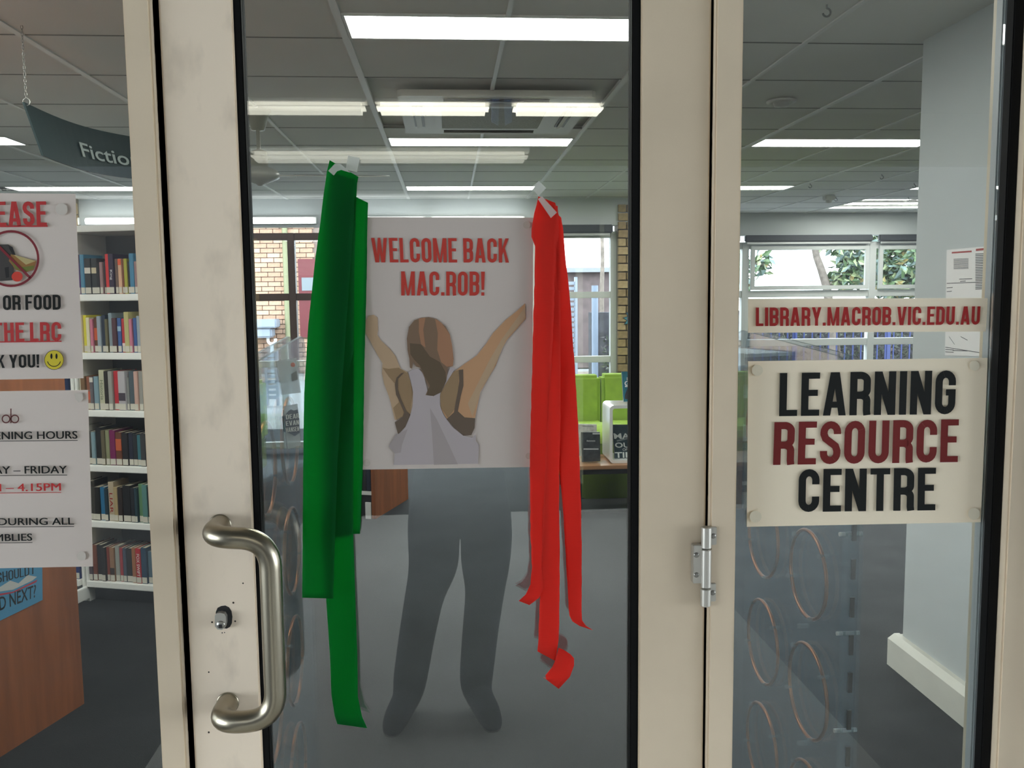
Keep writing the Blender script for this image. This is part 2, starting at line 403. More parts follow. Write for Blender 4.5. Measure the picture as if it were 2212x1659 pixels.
# --- walls
struct('wall_left', bx(-6.3, -6.2, -0.06, YR+.1, -0.06, 2.7), WALLW)
struct('wall_right', bx(7.2, 7.3, -0.06, YR+.2, -0.06, 2.7), WALLW)
STUBX = 1.90
struct('wall_stub', bx(STUBX, STUBX+.16, 0.12, 1.95, 0.0, CEIL+.03), mat('stub_paint', (0.50, 0.53, 0.53), 0.6, noise=.03, scale=2))
bb = MB().plate([(STUBX-.05, 0, 0), (STUBX, 0, 0), (STUBX, 0, .135), (STUBX-.022, 0, .135), (STUBX-.05, 0, .115)], (0, 1.0, 0))
bb.v = [(p[0], .12+p[1]*1.86, p[2]) for p in bb.v]
bb.box(STUBX, STUBX+.16, 1.95, 1.98, 0, .13)
struct('baseboard_stub', bb, mat('baseboard_cream', (0.66, 0.65, 0.58), 0.5, noise=.05, scale=9))
BULK = mat('bulkhead_paint', (0.58, 0.61, 0.61), 0.6)
struct('wall_back', bx(-6.2, 2.30, YB, YB+.18, 2.30, CEIL+.03), BULK)
struct('wall_back_bay', bx(2.30, 7.2, YR, YR+.15, 2.30, CEIL+.03), BULK)
bx(2.30, 7.2, YR, YR+.15, 0.0, 0.35).build('sill_wall', WALLW, bpy.data.objects['wall_back_bay']) if False else None
struct('wall_sill_bay', bx(2.30, 7.2, YR, YR+.15, 0.0, 0.35), WALLW)
# --- brick pier between the two window walls, brick by brick
BR = [mat('brick_tan_a', (0.36, 0.26, 0.13), .85, noise=.15, scale=30), mat('brick_tan_b', (0.42, 0.31, 0.17), .85, noise=.15, scale=30), mat('brick_tan_c', (0.31, 0.22, 0.115), .85, noise=.15, scale=30)]
MORT = mat('mortar', (0.24, 0.21, 0.16), .9)
def brickwall(parent, x0, x1, y, z0, z1, mats, L=.24, H=.086, th=.05, off=0.0, seed=1):
    rr = random.Random(seed); n = 0; me = {}
    k = 0; z = z0
    while z+H <= z1+.001:
        x = x0 - (L/2 if k % 2 else 0)+off
        while x < x1-.02:
            a, b = max(x, x0), min(x+L-.011, x1)
            if b-a > .03:
                mi = rr.randrange(len(mats)); key = (round(b-a, 3), mi)
                if key not in me:
                    o = cb(0, b-a, 0, th, 0, H-.011, b=.004).build('brick', mats[mi], parent, local=True); me[key] = o.data
                else:
                    o = bpy.data.objects.new('brick', me[key]); COL.objects.link(o); o.parent = parent
                o.location = Vector((a, y-rr.random()*.003, z)) - wloc(parent)
            x += L
        z += H; k += 1
pier = struct('wall_pier', MB().box(1.76, 2.30, YB+.008, YB+.2, 0.0, CEIL+.03).box(2.22, 2.30, YB+.2, YR, 0.0, CEIL+.03), MORT)
brickwall(pier, 1.76, 2.30, YB-.03, 0.02, CEIL+.02, BR, L=.19, th=.04, seed=3, off=-.10)
pier2 = struct('wall_pier_left', bx(-3.92, -3.575, YB-.03, YB+.02, 1.6, CEIL+.03), MORT)
brickwall(pier2, -3.92, -3.575, YB-.06, 2.08, CEIL+.02, BR, th=.04, H=.115, seed=5)

# --- windows of the window walls
WFR = mat('window_frame_grey', (0.60, 0.62, 0.61), 0.45)
BROWN = mat('window_frame_brown', (0.085, 0.05, 0.04), 0.5)
DARKBL = mat('blind_cassette', (0.05, 0.055, 0.065), 0.5)
def window(name, x0, x1, y, verts_x, trans, z0, z1, fr, fw=.06):
    o = thing(name, ((x0+x1)/2, y, z0), kind='structure')
    for i, x in enumerate([x0+fw/2]+list(verts_x)+[x1-fw/2]):
        cb(x-fw/2, x+fw/2, y-.04, y+.05, z0, z1).build('mullion', fr, o)
    xs = [x0+fw/2]+list(verts_x)+[x1-fw/2]; zs = [z0+fw/2]+list(trans)+[z1-fw/2]
    for i in range(len(xs)-1):
        for z in zs: cb(xs[i]+fw/2, xs[i+1]-fw/2, y-.03, y+.045, z-fw/2, z+fw/2).build('rail', fr, o)
        for k in range(len(zs)-1):
            bx(xs[i]+fw/2, xs[i+1]-fw/2, y+.01, y+.014, zs[k]+fw/2, zs[k+1]-fw/2).build('pane', WINGLASS, o)
    return o
window('window_3', -0.9, 1.76, YB+.09, (0.9,), (0.92, 1.59), 0.05, 2.24, WFR, .065)
window('window_4', -4.2, -0.9, YB+.09, (-2.62, -1.555,), (1.60,), 0.0, 2.24, BROWN, .07)
wb = window('window_5', 2.30, 7.2, YR+.07, (3.70, 5.33), (0.97, 1.58), 0.35, 2.22, WFR, .085)
for a, b in ((3.76, 5.27), (5.40, 7.1)):     # awning sashes
    s = cb(a, b, YR+.0, YR+.04, 1.63, 1.68); s.cbox(a, b, YR, YR+.04, 2.12, 2.17); s.cbox(a, a+.05, YR, YR+.04, 1.68, 2.12); s.cbox(b-.05, b, YR, YR+.04, 1.68, 2.12)
    s.build('sash', WFR, wb)
for nm, lb, x0, x1, y in (('roller_blind', 'rolled up dark blind over the narrow window beside the brick pier', -.85, 1.70, YB-.005), ('roller_blind', 'rolled up dark blind over the window above the web address sign', 3.66, 5.28, YR-.005), ('roller_blind', 'rolled up dark blind at the far right end of the bay window', 5.36, 7.1, YR-.005), ('roller_blind', 'rolled up dark blind at the left end of the bay window', 2.34, 3.6, YR-.005)):
    t = thing(nm, ((x0+x1)/2, y, 2.22), lb, 'blind', 'rolled up blinds')
    cb(x0, x1, y-.06, y+.0, 2.215, 2.30, b=.012).build('cassette', DARKBL, t)
    cb(x0+.03, x1-.03, y-.045, y-.03, 2.19, 2.215).build('bottom_bar', ALU, t)

# --- light panels
for i, (x0, x1, y0, y1) in enumerate(LIGHTS):
    row = {2.0: 'first', 4.4: 'second', 6.8: 'third'}.get(round(y1+.01, 1), 'last'); c = min(range(4), key=lambda k: abs((XLEFT, -.366, 2.034, 4.434)[k]-x0))
    where = ('above the bookcase', 'in line with the glass door', 'over the right hand aisle', 'at the far right')[c]
    if row == 'last': where = ['nearer of the two in the bay', 'nearest the bay window', 'left, near the door, added out of view to light the bookcase', 'beside the fan, added out of view to light the shelves'][i-len(LIGHTS)+4]
    t = thing('ceiling_light', ((x0+x1)/2, (y0+y1)/2, CEIL), ('recessed fluorescent panel, %s row from the door, %s' % (row, where)) if row != 'last' else 'recessed fluorescent panel, '+where, 'light', 'recessed ceiling lights')
    f = MB()
    for a in ((x0, x1, y0, y0+.012), (x0, x1, y1-.012, y1), (x0, x0+.012, y0+.012, y1-.012), (x1-.012, x1, y0+.012, y1-.012)): f.box(*a, CEIL-.004, CEIL+.02)
    f.build('frame', TEE, t)
    bx(x0+.012, x1-.012, y0+.012, y1-.012, CEIL, CEIL+.012).build('diffuser', emat('panel_light', (1.0, 0.985, 0.93), L_PANEL), t)

# ================================================================ DOOR AND SIDELIGHTS
ZH = 2.28
xml0, xml1 = X0(312), X0(368)          # left mullion
xls0, xls1 = X0(381), X0(535)          # lock stile
xg0, xg1 = X0(551), X0(1364)           # glass
xhs0, xhs1 = X0(1382), X0(1528)        # hinge stile
xmr0, xmr1 = X0(1533.5), X0(1590)      # right mullion
xrj = X0(2182); xrb = X0(2160)
XL = -1.45; XR = xrj+.09
jl = struct('trim_1', cb(xml0, xml1, -.012, .10, 0, ZH), FRAME)
jr = struct('trim_2', cb(xmr0, xmr1, -.012, .10, 0, ZH), FRAME)
struct('trim_3', cb(XL-.09, XR, -.012, .10, ZH, ZH+.09), FRAME)
struct('trim_4', cb(xrj, XR, -.012, .10, 0, ZH), FRAME)
struct('trim_5', cb(XL-.09, XL, -.012, .10, 0, ZH), FRAME)
struct('wall_front', MB().box(-6.2, XL-.09, -.06, .10, -.06, 2.7).box(XR, 7.2, -.06, .10, -.06, 2.7).box(XL-.09, XR, -.06, .10, ZH+.09, 2.7), WALLW)
# brush seals in the joints
def brush(x, name, seed, zz=(0, ZH)):
    rr = random.Random(seed); mb = MB(); n = 150; z0, z1 = zz
    L = []; Rr = []
    for i in range(n+1):
        z = z0+(z1-z0)*i/n
        j = (rr.random()**3)*.0022
        L.append((x[0]-j, .004, z)); Rr.append((x[1]+(rr.random()**3)*.0012, .004, z))
    mb.add(L+Rr, [(i, i+n+1, i+n+2, i+1) for i in range(n)])
    mb.box(x[0], x[1], .004, .05, z0, z1)
    return mb
struct('trim_6', brush((xml1+.0005, xls0-.0005), 'seal', 3), GASKET)
struct('trim_7', brush((xhs1+.0005, xmr0-.0005), 'seal', 4), GASKET)
door = thing('door_1', ((xls0+xhs1)/2, 0.02, 0), kind='structure')
cb(xls0, xls1, 0, .045, .012, ZH-.004).build('lock_stile', LITSTAINED, door)
cb(xhs0, xhs1, 0, .045, .012, ZH-.004).build('hinge_stile', FRAME, door)
cb(xls1, xhs0, 0, .045, .012, .22).build('bottom_rail', FRAME, door)
cb(xls1, xhs0, 0, .045, ZH-.12, ZH-.004).build('top_rail', FRAME, door)
for a in ((xls1, xg0, .22, ZH-.12), (xg1, xhs0, .22, ZH-.12)): cb(a[0], a[1], .003, .036, a[2], a[3], b=.002).build('gasket', GASKET, door)
bx(xg0, xg1, .003, .036, .22, .235).build('gasket', GASKET, door); bx(xg0, xg1, .003, .036, ZH-.135, ZH-.12).build('gasket', GASKET, door)
tag(bx(xg0, xg1, .015, .021, .235, ZH-.135).build('glass_pane', GLASS, door), 'clear reflective door glass')
# pull handle
bt, bb_ = PY(478, 1134, 0), PY(490, 1518, 0)
xb = (bt.x+bb_.x)/2; D = -.078
xg = PY(589, 1340, D).x; zt, zb = bt.z, bb_.z
def rounded(pts, rads, n=9):
    out = [Vector(pts[0])]
    for i in range(1, len(pts)-1):
        p, a, b = Vector(pts[i]), Vector(pts[i-1]), Vector(pts[i+1]); r = rads[i-1]
        u, v = (a-p).normalized(), (b-p).normalized()
        for k in range(n+1):
            q = k/n; out.append((p+u*r)*(1-q)**2 + p*2*q*(1-q) + (p+v*r)*q*q)
    out.append(Vector(pts[-1])); return out
path = rounded([(xb, 0, zt), (xb, D, zt), (xg, D, zt-.006), (xg, D, zb+.004), (xb, D, zb), (xb, 0, zb)], [.045, .05, .05, .045], 14)
hd = MB().tube(path, .0182, 24)
hd = hd.build('pull_handle', STEEL, door); hd['label'] = 'satin stainless steel pull handle'
for z in (zt, zb): MB().lathe([(.0182, 0), (.0196, -.001), (.0196, -.003), (.0185, -.0035)], (xb, 0, z), 28, 'y').build('mounting_rose', STEEL, hd)
# lock: cut-out, cylinder, screw holes
hole = MB().face(pxpoly([(p[0], p[1]) for p in [(466, 1322), (470, 1313), (478, 1309), (487, 1308), (495, 1312), (500, 1320), (502, 1332), (501, 1346), (497, 1354), (490, 1358), (478, 1357), (468, 1350)]], -.0004))
lk = hole.build('lock_cutout', BLACK, door)
cyl = MB().plate([PY(p[0], p[1], -.012) for p in [(464, 1330), (468, 1325), (476, 1324), (484, 1326), (488, 1333), (488, 1348), (486, 1356), (479, 1361), (470, 1360), (464, 1353)]], (0, .011, 0)).build('lock_cylinder', mat('lock_nickel', (.5, .48, .43), .35, .7), lk)
c = PY(476.5, 1350, -.0125); MB().lathe([(.0001, -.0012), (.0062, -.0012), (.0068, -.0002), (.0072, .0005)], c, 20, 'y').build('key_plug', mat('plug_nickel', (.35, .34, .31), .3, .9), lk)
bx(c.x-.0028, c.x+.0028, c.y-.0016, c.y-.0010, c.z-.005, c.z+.001).build('keyhole', BLACK, lk)
for p, r in (((458, 1344), 2.0), ((508, 1342), 2.0), ((480, 1367), 1.4), ((485, 1366.5), 1.2), ((525, 1260), 1.8), ((451, 1452), 1.8), ((451, 1582), 2.2), ((504, 1302), 2.2)):
    MB().face(pxpoly(disc(p[0], p[1], r, 10), -.0004)).build('screw_hole', flat('hole_dark', (45, 38, 32)), door)
# hinge
HG = mat('hinge_alu', (.50, .48, .43), .38, .75)
hc = PY(1525, 1223, -.014); htop, hbot = PY(1526, 1137, -.014), PY(1524, 1310, -.014)
hg = thing('hinge_pivot', (hc.x, hc.y, hc.z)); hg.name = 'hinge'; hg.parent = door; hg.location = Vector(hg.location)-wloc(door)
zs = [hbot.z, PY(1524, 1270, -.014).z, PY(1525, 1185, -.014).z, htop.z]
for k in range(3):
    a, b = zs[k]+.0006, zs[k+1]-.0006
    MB().lathe([(.007, a), (.0092, a+.0015), (.0092, b-.0015), (.007, b)], (hc.x, hc.y, 0), 20).build('knuckle', HG, hg).data.shade_flat()
for (x0, x1, y0, y1, sc) in ((1498, 1516, 1178, 1260, ((1504.5, 1199), (1504.5, 1242))), (1535, 1548, 1139, 1177, ((1541, 1158),)), (1534, 1546.5, 1261, 1299, ((1540, 1280.5),))):
    a, b = PY(x0, y0, -.016), PY(x1, y1, -.016)
    lf = cb(a.x, b.x, -.0165, -.0005, b.z, a.z, b=.001).build('hinge_leaf', HG, hg)
    for s in sc:
        c = PY(s[0], s[1], -.0165); MB().lathe([(.0, -.0016), (.0025, -.0016), (.0044, -.001), (.005, .0004)], c, 16, 'y').build('screw', mat('screw_grey', (.25, .24, .22), .35, .8), hg)
# sidelights
wl = thing('window_1', ((XL+xml0)/2, .03, 0), kind='structure')
tag(bx(XL, xml0+.006, .03, .036, .08, ZH-.05).build('glass_pane', GLASS, wl), 'clear sidelight glass')
cb(XL, xml0, -.0, .09, 0, .08).build('bottom_rail', FRAME, wl); cb(XL, xml0, 0, .09, ZH-.05, ZH).build('top_rail', FRAME, wl)
wr = thing('window_2', ((xmr1+xrj)/2, .03, 0), kind='structure')
tag(bx(xmr1-.006, xrb, .03, .036, .08, ZH-.05).build('glass_pane', GLASS, wr), 'clear sidelight glass')
cb(xmr1, xrj, 0, .09, 0, .08).build('bottom_rail', FRAME, wr); cb(xmr1, xrj, 0, .09, ZH-.05, ZH).build('top_rail', FRAME, wr)
cb(xrb, xrj, .006, .029, .08, ZH-.05, b=.002).build('gasket', GASKET, wr)
cb(xrb, xrj, .037, .060, .08, ZH-.05).build('glazing_bead', mat('bead_shade_grey', (.40, .41, .42), .45), wr)  # grey puts the shade on the cream reveal into the colour

# ================================================================ SIGNS AND POSTERS ON THE GLASS
def sheet(name, corners, Y, m, label, cat, curl=0.0, th=.0006):
    """corners TL TR BR BL px; a thin sheet lying on the glass at y=Y"""
    P = [PY(c[0], c[1], Y) for c in corners]
    base = (sum((p.x for p in P))/4, Y, min(p.z for p in P))
    t = thing(name, base, label, cat)
    n = 10; V = []; F = []
    for j in range(n+1):
        for i in range(n+1):
            u, v = i/n, j/n
            p = (P[0]*(1-u)+P[1]*u)*(1-v)+(P[3]*(1-u)+P[2]*u)*v
            V.append((p.x, p.y-curl*(math.sin(math.pi*v)*.6+abs(2*u-1)**3*.4), p.z))
    k = (n+1)**2
    F = [(j*(n+1)+i, j*(n+1)+i+1, (j+1)*(n+1)+i+1, (j+1)*(n+1)+i) for j in range(n) for i in range(n)]
    mb = MB(); mb.add(V+[(a, b+th, c) for a, b, c in V], F+[tuple(q+k for q in f[::-1]) for f in F])
    mb.build('sheet', m, t)
    return t
def prnt(t, mb, m, name='lettering'): return mb.build(name, m, t)
SY = .013      # sheets stand just in front of the door glass
WY = .0285     # and of the sidelight glass
REDTX = flat('print_red', (178, 58, 48)); MAROON = flat('print_maroon', (112, 30, 28)); DKRED = flat('print_dark_red', (158, 36, 34)); CRIM = flat('print_crimson', (176, 50, 50))
# welcome poster
wp = sheet('welcome_poster', ((791, 469), (1152, 470), (1148.5, 1009), (783, 1014.5)), SY, PAPERG, 'white welcome back poster with a cheering woman seen from behind', 'poster')
e = SY-.0010
prnt(wp, pxlay(gothic('WELCOME BACK', .14, .40, .075), ((801.5, 513.8), (1099, 515), (804.5, 566.8), (1099.5, 567.3)), e), REDTX)
prnt(wp, pxlay(gothic('MAC.ROB!', .14, .40, .075), ((866.3, 586.2), (1047.6, 586.8), (866.8, 638.4), (1047.3, 638.6)), e), REDTX)
k = 420/1742.
def W(pts): return [(760+k*a, 640+k*b) for a, b in pts]
SK1 = flat('print_skin_pale', (172, 146, 118)); SK2 = flat('print_skin_warm', (178, 138, 104)); SK3 = flat('print_skin_shade', (140, 116, 88))
HR1 = flat('print_hair', (118, 96, 78)); HR2 = flat('print_hair_light', (152, 112, 86)); HR3 = flat('print_hair_dark', (92, 78, 62)); TOP = flat('print_top', (166, 156, 156)); TOP2 = flat('print_top_fold', (152, 142, 140)); BRA = flat('print_strap', (96, 82, 70))
layers = [
 ('left_arm', SK1, [(125,215),(150,175),(195,165),(232,190),(235,300),(228,345),(260,395),(340,470),(395,540),(420,610),(440,650),(500,680),(550,850),(540,1020),(520,1060),(450,1080),(385,1110),(350,960),(330,890),(290,790),(270,690),(275,600),(215,500),(165,400),(125,335)]),
 ('left_arm_shade', SK3, [(275,640),(330,650),(420,640),(500,690),(548,850),(520,1055),(440,1085),(400,1110),(370,1000),(420,950),(400,800),(330,720)]),
 ('right_arm', SK2, [(1552,62),(1556,200),(1480,290),(1390,390),(1340,480),(1290,620),(1230,720),(1150,860),(1125,980),(1105,1090),(1000,1090),(850,1100),(800,1010),(790,900),(850,720),(940,660),(1010,605),(1120,530),(1200,430),(1265,330),(1380,210),(1480,130)]),
 ('right_arm_light', SK1, [(1556,90),(1550,200),(1380,390),(1310,560),(1240,700),(1160,830),(1120,960),(1080,1080),(1040,960),(1120,800),(1240,560),(1340,390)]),
 ('back_shade', SK3, [(850,720),(930,670),(960,660),(955,820),(930,1000),(860,1090),(800,1000),(790,900),(800,800)]),
 ('strap', BRA, [(440,690),(470,683),(415,740),(412,830),(440,920),(490,1030),(525,1060),(480,1170),(415,1240),(385,1130),(455,1080),(470,1040),(430,950),(395,880),(385,790),(400,730)]),
 ('strap', BRA, [(958,660),(998,655),(1000,800),(975,900),(950,1030),(1010,1085),(1105,1092),(1100,1180),(1070,1245),(1000,1250),(920,1180),(850,1100),(915,1040),(930,950),(950,850),(962,760)]),
 ('tank_top', TOP, [(505,680),(545,655),(600,650),(640,690),(680,850),(720,900),(785,860),(850,720),(880,640),(930,640),(900,690),(830,800),(790,880),(790,980),(820,1060),(900,1170),(1000,1250),(1080,1265),(1110,1240),(1110,1300),(1140,1330),(1130,1500),(375,1512),(385,1410),(330,1345),(400,1230),(420,1240),(480,1170),(520,1080),(548,960),(548,860),(530,760)]),
 ('top_fold', TOP2, [(700,1000),(760,1100),(870,1330),(950,1505),(735,1510),(720,1250)]),
 ('top_fold', TOP2, [(330,1345),(400,1240),(500,1190),(450,1330),(440,1400),(385,1410)]),
 ('hair', HR1, [(498,480),(493,380),(512,275),(560,215),(620,192),(690,186),(760,205),(840,270),(878,340),(900,450),(912,560),(905,625),(860,640),(845,760),(800,860),(730,895),(660,885),(690,820),(640,700),(610,640),(575,630),(550,590),(540,650),(520,640),(515,560)]),
 ('hair_light', HR2, [(745,200),(800,235),(878,340),(900,450),(912,560),(905,625),(850,630),(800,590),(765,480),(770,330)]),
 ('hair_light', HR2, [(600,200),(660,190),(640,300),(660,460),(620,430),(600,320)]),
 ('hair_dark', HR3, [(520,420),(620,430),(700,540),(790,590),(840,680),(845,760),(800,860),(730,895),(670,885),(700,800),(650,710),(610,620),(560,570),(525,520)]),
]
for i, (nm, m, pts) in enumerate(layers):
    MB().face(pxpoly(W(pts), e-.00008*i)).build('print_'+nm, m, wp)
for p in ((1138, 486, 8), (1142, 985, 7), (792, 1000, 8)): MB().face(pxpoly(disc(p[0], p[1], p[2]), e)).build('tack_mark', flat('tack_grey', (186, 177, 165)), wp)

# web address sign and centre sign
ws = sheet('web_address_sign', ((1616, 645), (2133.5, 644), (2129, 716), (1616, 719)), WY, PAPERW, 'narrow laminated strip sign with a red library web address', 'sign', .001)
prnt(ws, pxlay(gothic('LIBRARY.MACROB.VIC.EDU.AU', .165, .46, .085), ((1632.8, 664.4), (2118, 661.7), (1632.8, 704.5), (2116, 701.2)), WY-.0032), DKRED)
ls = sheet('centre_sign', ((1616, 780.4), (2133.3, 773), (2118, 1128), (1613, 1138)), WY, PAPERW, 'large laminated sign reading Learning Resource Centre in black and maroon', 'sign', .001)
for s, c, m in (('LEARNING', ((1685, 806), (2066, 800), (1683, 899), (2062.6, 894.5)), INK), ('RESOURCE', ((1673, 912), (2071.4, 905.7), (1670, 1004.4), (2068.8, 998)), MAROON), ('CENTRE', ((1726, 1013.9), (2022, 1010.3), (1724, 1106), (2020.4, 1102.3)), INK)):
    prnt(ls, pxlay(gothic(s, .165, .47, .085), c, WY-.0032), m)
for p in ((1636, 800, 12), (2105, 790, 11), (1632, 1116, 13), (2104, 1110, 13)): MB().face(pxpoly(disc(p[0], p[1], p[2]), WY-.003)).build('tack_mark', flat('tack_cream', (226, 217, 194)), ls)

# no bags poster
nb = sheet('no_bags_poster', ((-122, 416), (163, 419), (180.5, 817), (-112, 822)), WY, PAPERN, 'white poster with a crossed out backpack and sandwich and a yellow smiley', 'poster', .001)
e = WY-.0032
def ul(x0, x1, y, y2, th=3): return [(x0, y), (x1, y2), (x1, y2+th), (x0, y+th)]
prnt(nb, pxlay(gothic('PLEASE', .16, .46, .08), ((-66, 436), (99.5, 435), (-63, 488.5), (101.5, 488)), e), CRIM)
MB().face(pxpoly(ul(-63, 103, 487.5, 486.5, 3.5), e)).build('underline', CRIM, nb)
prnt(nb, pxlay(gothic('BAGS OR FOOD', .16, .46, .08), ((-86, 639), (131, 636.5), (-85, 670.5), (131.5, 669)), e), INK)
prnt(nb, pxlay(gothic('IN THE LRC', .16, .46, .08), ((-62, 698), (132, 695.5), (-60, 738), (132.5, 736.5)), e), CRIM)
MB().face(pxpoly(ul(-60, 133, 738, 736, 2.6), e)).build('underline', CRIM, nb)
prnt(nb, pxlay(gothic('THANK YOU!', .16, .46, .08), ((-87, 768), (85, 765.5), (-86, 796), (85.5, 794)), e), INK)
q = 400/2212.
def Q(pts, dy=400): return [(a*q, dy+b*q) for a, b in pts]
BAG = flat('print_bag', (62, 58, 56)); BAGD = flat('print_bag_dark', (34, 32, 32)); BRD = flat('print_bread', (176, 160, 112)); BRC = flat('print_crust', (140, 100, 56)); LET = flat('print_lettuce', (104, 112, 52)); RING = flat('print_ring', (118, 36, 44)); APL = flat('print_apple', (196, 62, 48))
pic = [('backpack', BAG, [(-260, 800), (-180, 710), (100, 708), (150, 780), (185, 830), (140, 900), (160, 1000), (150, 1135), (20, 1145), (-250, 1140), (-280, 1000)]),
 ('backpack_pocket', BAGD, [(55, 985), (105, 975), (110, 1100), (70, 1110)]), ('backpack_strap', BAGD, [(100, 712), (150, 740), (185, 830), (165, 850), (110, 760)]),
 ('bread', BRC, [(130, 825), (435, 905), (420, 960), (400, 1010), (300, 1045), (190, 1010), (105, 905)]), ('lettuce', LET, [(125, 900), (260, 980), (410, 960), (395, 1000), (300, 1035), (190, 1000)]), ('bread', BRD, [(160, 830), (430, 905), (310, 950)]),
 ('apple', APL, [(205+66*math.cos(a*.2618), 1092+60*math.sin(a*.2618)) for a in range(24)])]
for i, (n_, m_, p_) in enumerate(pic): MB().face(pxpoly(Q(p_), e-.00008*(i+1))).build('print_'+n_, m_, nb)
rg = MB()
for poly in strip([(23.5+59*math.cos(i*.1309), 558.6+59*math.sin(i*.1309)) for i in range(48)], 5.0, True)+strip([(-18, 517), (65, 600)], 5.5): rg.face(pxpoly(poly, e-.0009))
rg.build('prohibition_ring', RING, nb)
MB().face(pxpoly(disc(116.6, 777.6, 20.6, 36), e)).build('smiley', flat('print_smiley', (204, 186, 52)), nb)
sm = MB()
for cx_ in (111, 122): sm.face(pxpoly(disc(cx_, 769.5, 2.3, 14, 6), e-.0002))
for poly in strip(arc(116.6, 777, 14.5, 14.5, 15, 165, 16), 1.6): sm.face(pxpoly(poly, e-.0002))
for poly in strip(disc(116.6, 777.6, 20.6, 36), .8, True): sm.face(pxpoly(poly, e-.0002))
sm.build('smiley_face', INK, nb)
MB().face(pxpoly(disc(133, 452, 13), e)).build('tack_mark', flat('tack_taupe', (198, 190, 180)), nb)
# opening hours
oh = sheet('opening_hours_sheet', ((-183, 848), (190, 842.5), (201, 1223.5), (-174, 1231)), WY, PAPERN, 'white opening hours notice with underlined times below the no bags poster', 'notice', .001)
for s, x0, x1, y0, y1, m, u in (('OPENING HOURS', -47, 166.7, 931, 947.6, INK, 1), ('MONDAY \u2013 FRIDAY', -100, 144, 1006, 1022.4, INK, 1), ('AM \u2013 4.15PM', -42, 131, 1043.5, 1060, flat('print_time_red', (186, 44, 44)), 1), ('CLOSED DURING ALL', -120, 159, 1118, 1133.5, INK, 1), ('ASSEMBLIES', -70, 69, 1152.5, 1168, INK, 1)):
    bold = MB()
    for dx in (-.55, 0.0, .55):
        g = pxlay(fonttext(s), ((x0+dx, y0+2.2), (x1+dx, y0), (x0+.5+dx, y1+2.2), (x1+.5+dx, y1)), e-.0003*dx); bold.add(g.v, g.f)
    prnt(oh, bold, m)
    MB().face(pxpoly(ul(x0, x1+1, y1+5, y1+3.3, 1.2), e)).build('underline', m, oh)
mk = MB(); BRN = flat('print_brand_brown', (92, 42, 40))
for poly in strip(disc(13, 905, 8.2, 24), 2.6, True)+strip(disc(32, 905, 8.2, 24), 2.6, True)+strip([(23.6, 882.5), (23.6, 914)], 2.6)+strip([(-6, 915), (-6, 897)], 2.6)+strip(arc(0, 903, 6, 6, 180, 270), 2.6): mk.face(pxpoly(poly, e))
mk.build('lettering', BRN, oh)
MB().face(pxpoly([(160, 850), (178, 849), (180, 862), (170, 870), (163, 862)], e)).build('tack_mark', flat('tack_taupe', (198, 190, 180)), oh)
MB().face(pxpoly(disc(176, 1201, 10), e)).build('tack_mark', flat('tack_taupe', (198, 190, 180)), oh)

# ---------------------------------------------------------------- streamers
GRN = papermat('green_crepe', srgb(8, 104, 48), 0.68, srgb(14, 176, 84), .85, crepe=.5)
RED = papermat('red_crepe', srgb(218, 54, 43), 0.5, srgb(238, 64, 52), .85, crepe=.5)
TAPE = papermat('matte_tape', (.62, .64, .60), .3, rough=.35, alpha=.55)
def streamer(name, edges, Y, m, label, wob=.002, seed=1, jag=0.5):
    """edges: list of (y_px, left_px, right_px[, dy_right]) ; Y start plane and bulge"""
    rr = random.Random(seed); mb = MB(); V = []; n = 7
    E = []
    for a, b in zip(edges[:-1], edges[1:]):
        st = max(1, int(abs(b[0]-a[0])/14))
        for i in range(st):
            q = i/st; E.append([a[j]*(1-q)+b[j]*q for j in range(4)]+[a[4]*(1-q)+b[4]*q])
    E.append(list(edges[-1]))
    for i, (yl, l, yr, r, dep) in enumerate(E):
        jl = (rr.random()-.5)*jag; jr_ = (rr.random()-.5)*jag
        for c in range(n+1):
            u = c/n; px = (l+jl)*(1-u)+(r+jr_)*u; py = yl*(1-u)+yr*u
            yy = Y+dep + wob*(math.sin(u*3.1+i*.21+seed)-1) - .0015*math.sin(math.pi*u)
            V.append(PY(px, py, min(yy, .0112)))
    k = n+1
    F = [(i*k+c, i*k+c+1, (i+1)*k+c+1, (i+1)*k+c) for i in range(len(E)-1) for c in range(n)]
    mb.add(V, F, True)
    t = thing(name, (V[-1].x, Y, min(v.z for v in V)), label, 'streamer', 'crepe streamers taped to the glass door')
    o = mb.build('ribbon', m, t)
    so = o.modifiers.new('thickness', 'SOLIDIFY'); so.thickness = .0004; so.offset = 0
    return t
# (y_left, x_left, y_right, x_right, depth offset)
g1 = streamer('green_streamer', [(346, 712, 382, 774, -.002), (372, 706, 400, 771, -.004), (420, 699, 425, 766, -.004), (480, 692, 484, 764, -.004), (560, 681, 562, 758, -.005), (700, 666, 700, 748, -.006), (850, 657, 850, 738, -.007), (1000, 655, 1000, 729, -.008), (1150, 654, 1150, 724, -.009), (1291, 653, 1293, 720, -.010)], .004, GRN, 'green crepe streamer hanging furthest left, front strip with a square end', seed=2)
g2 = streamer('green_streamer', [(372, 718, 384, 772, .003), (440, 706, 440, 769, .003), (600, 699, 600, 765, .003), (900, 695, 900, 764, .002), (1152, 698, 1154, 763, .001), (1300, 705, 1300, 768, -.002), (1420, 713, 1420, 772, -.004), (1500, 716, 1505, 773, -.006), (1545, 723, 1548, 782, -.010), (1564, 729, 1573, 793, -.016)], .004, GRN, 'longest green crepe streamer, its end curling outward near the floor', seed=5)
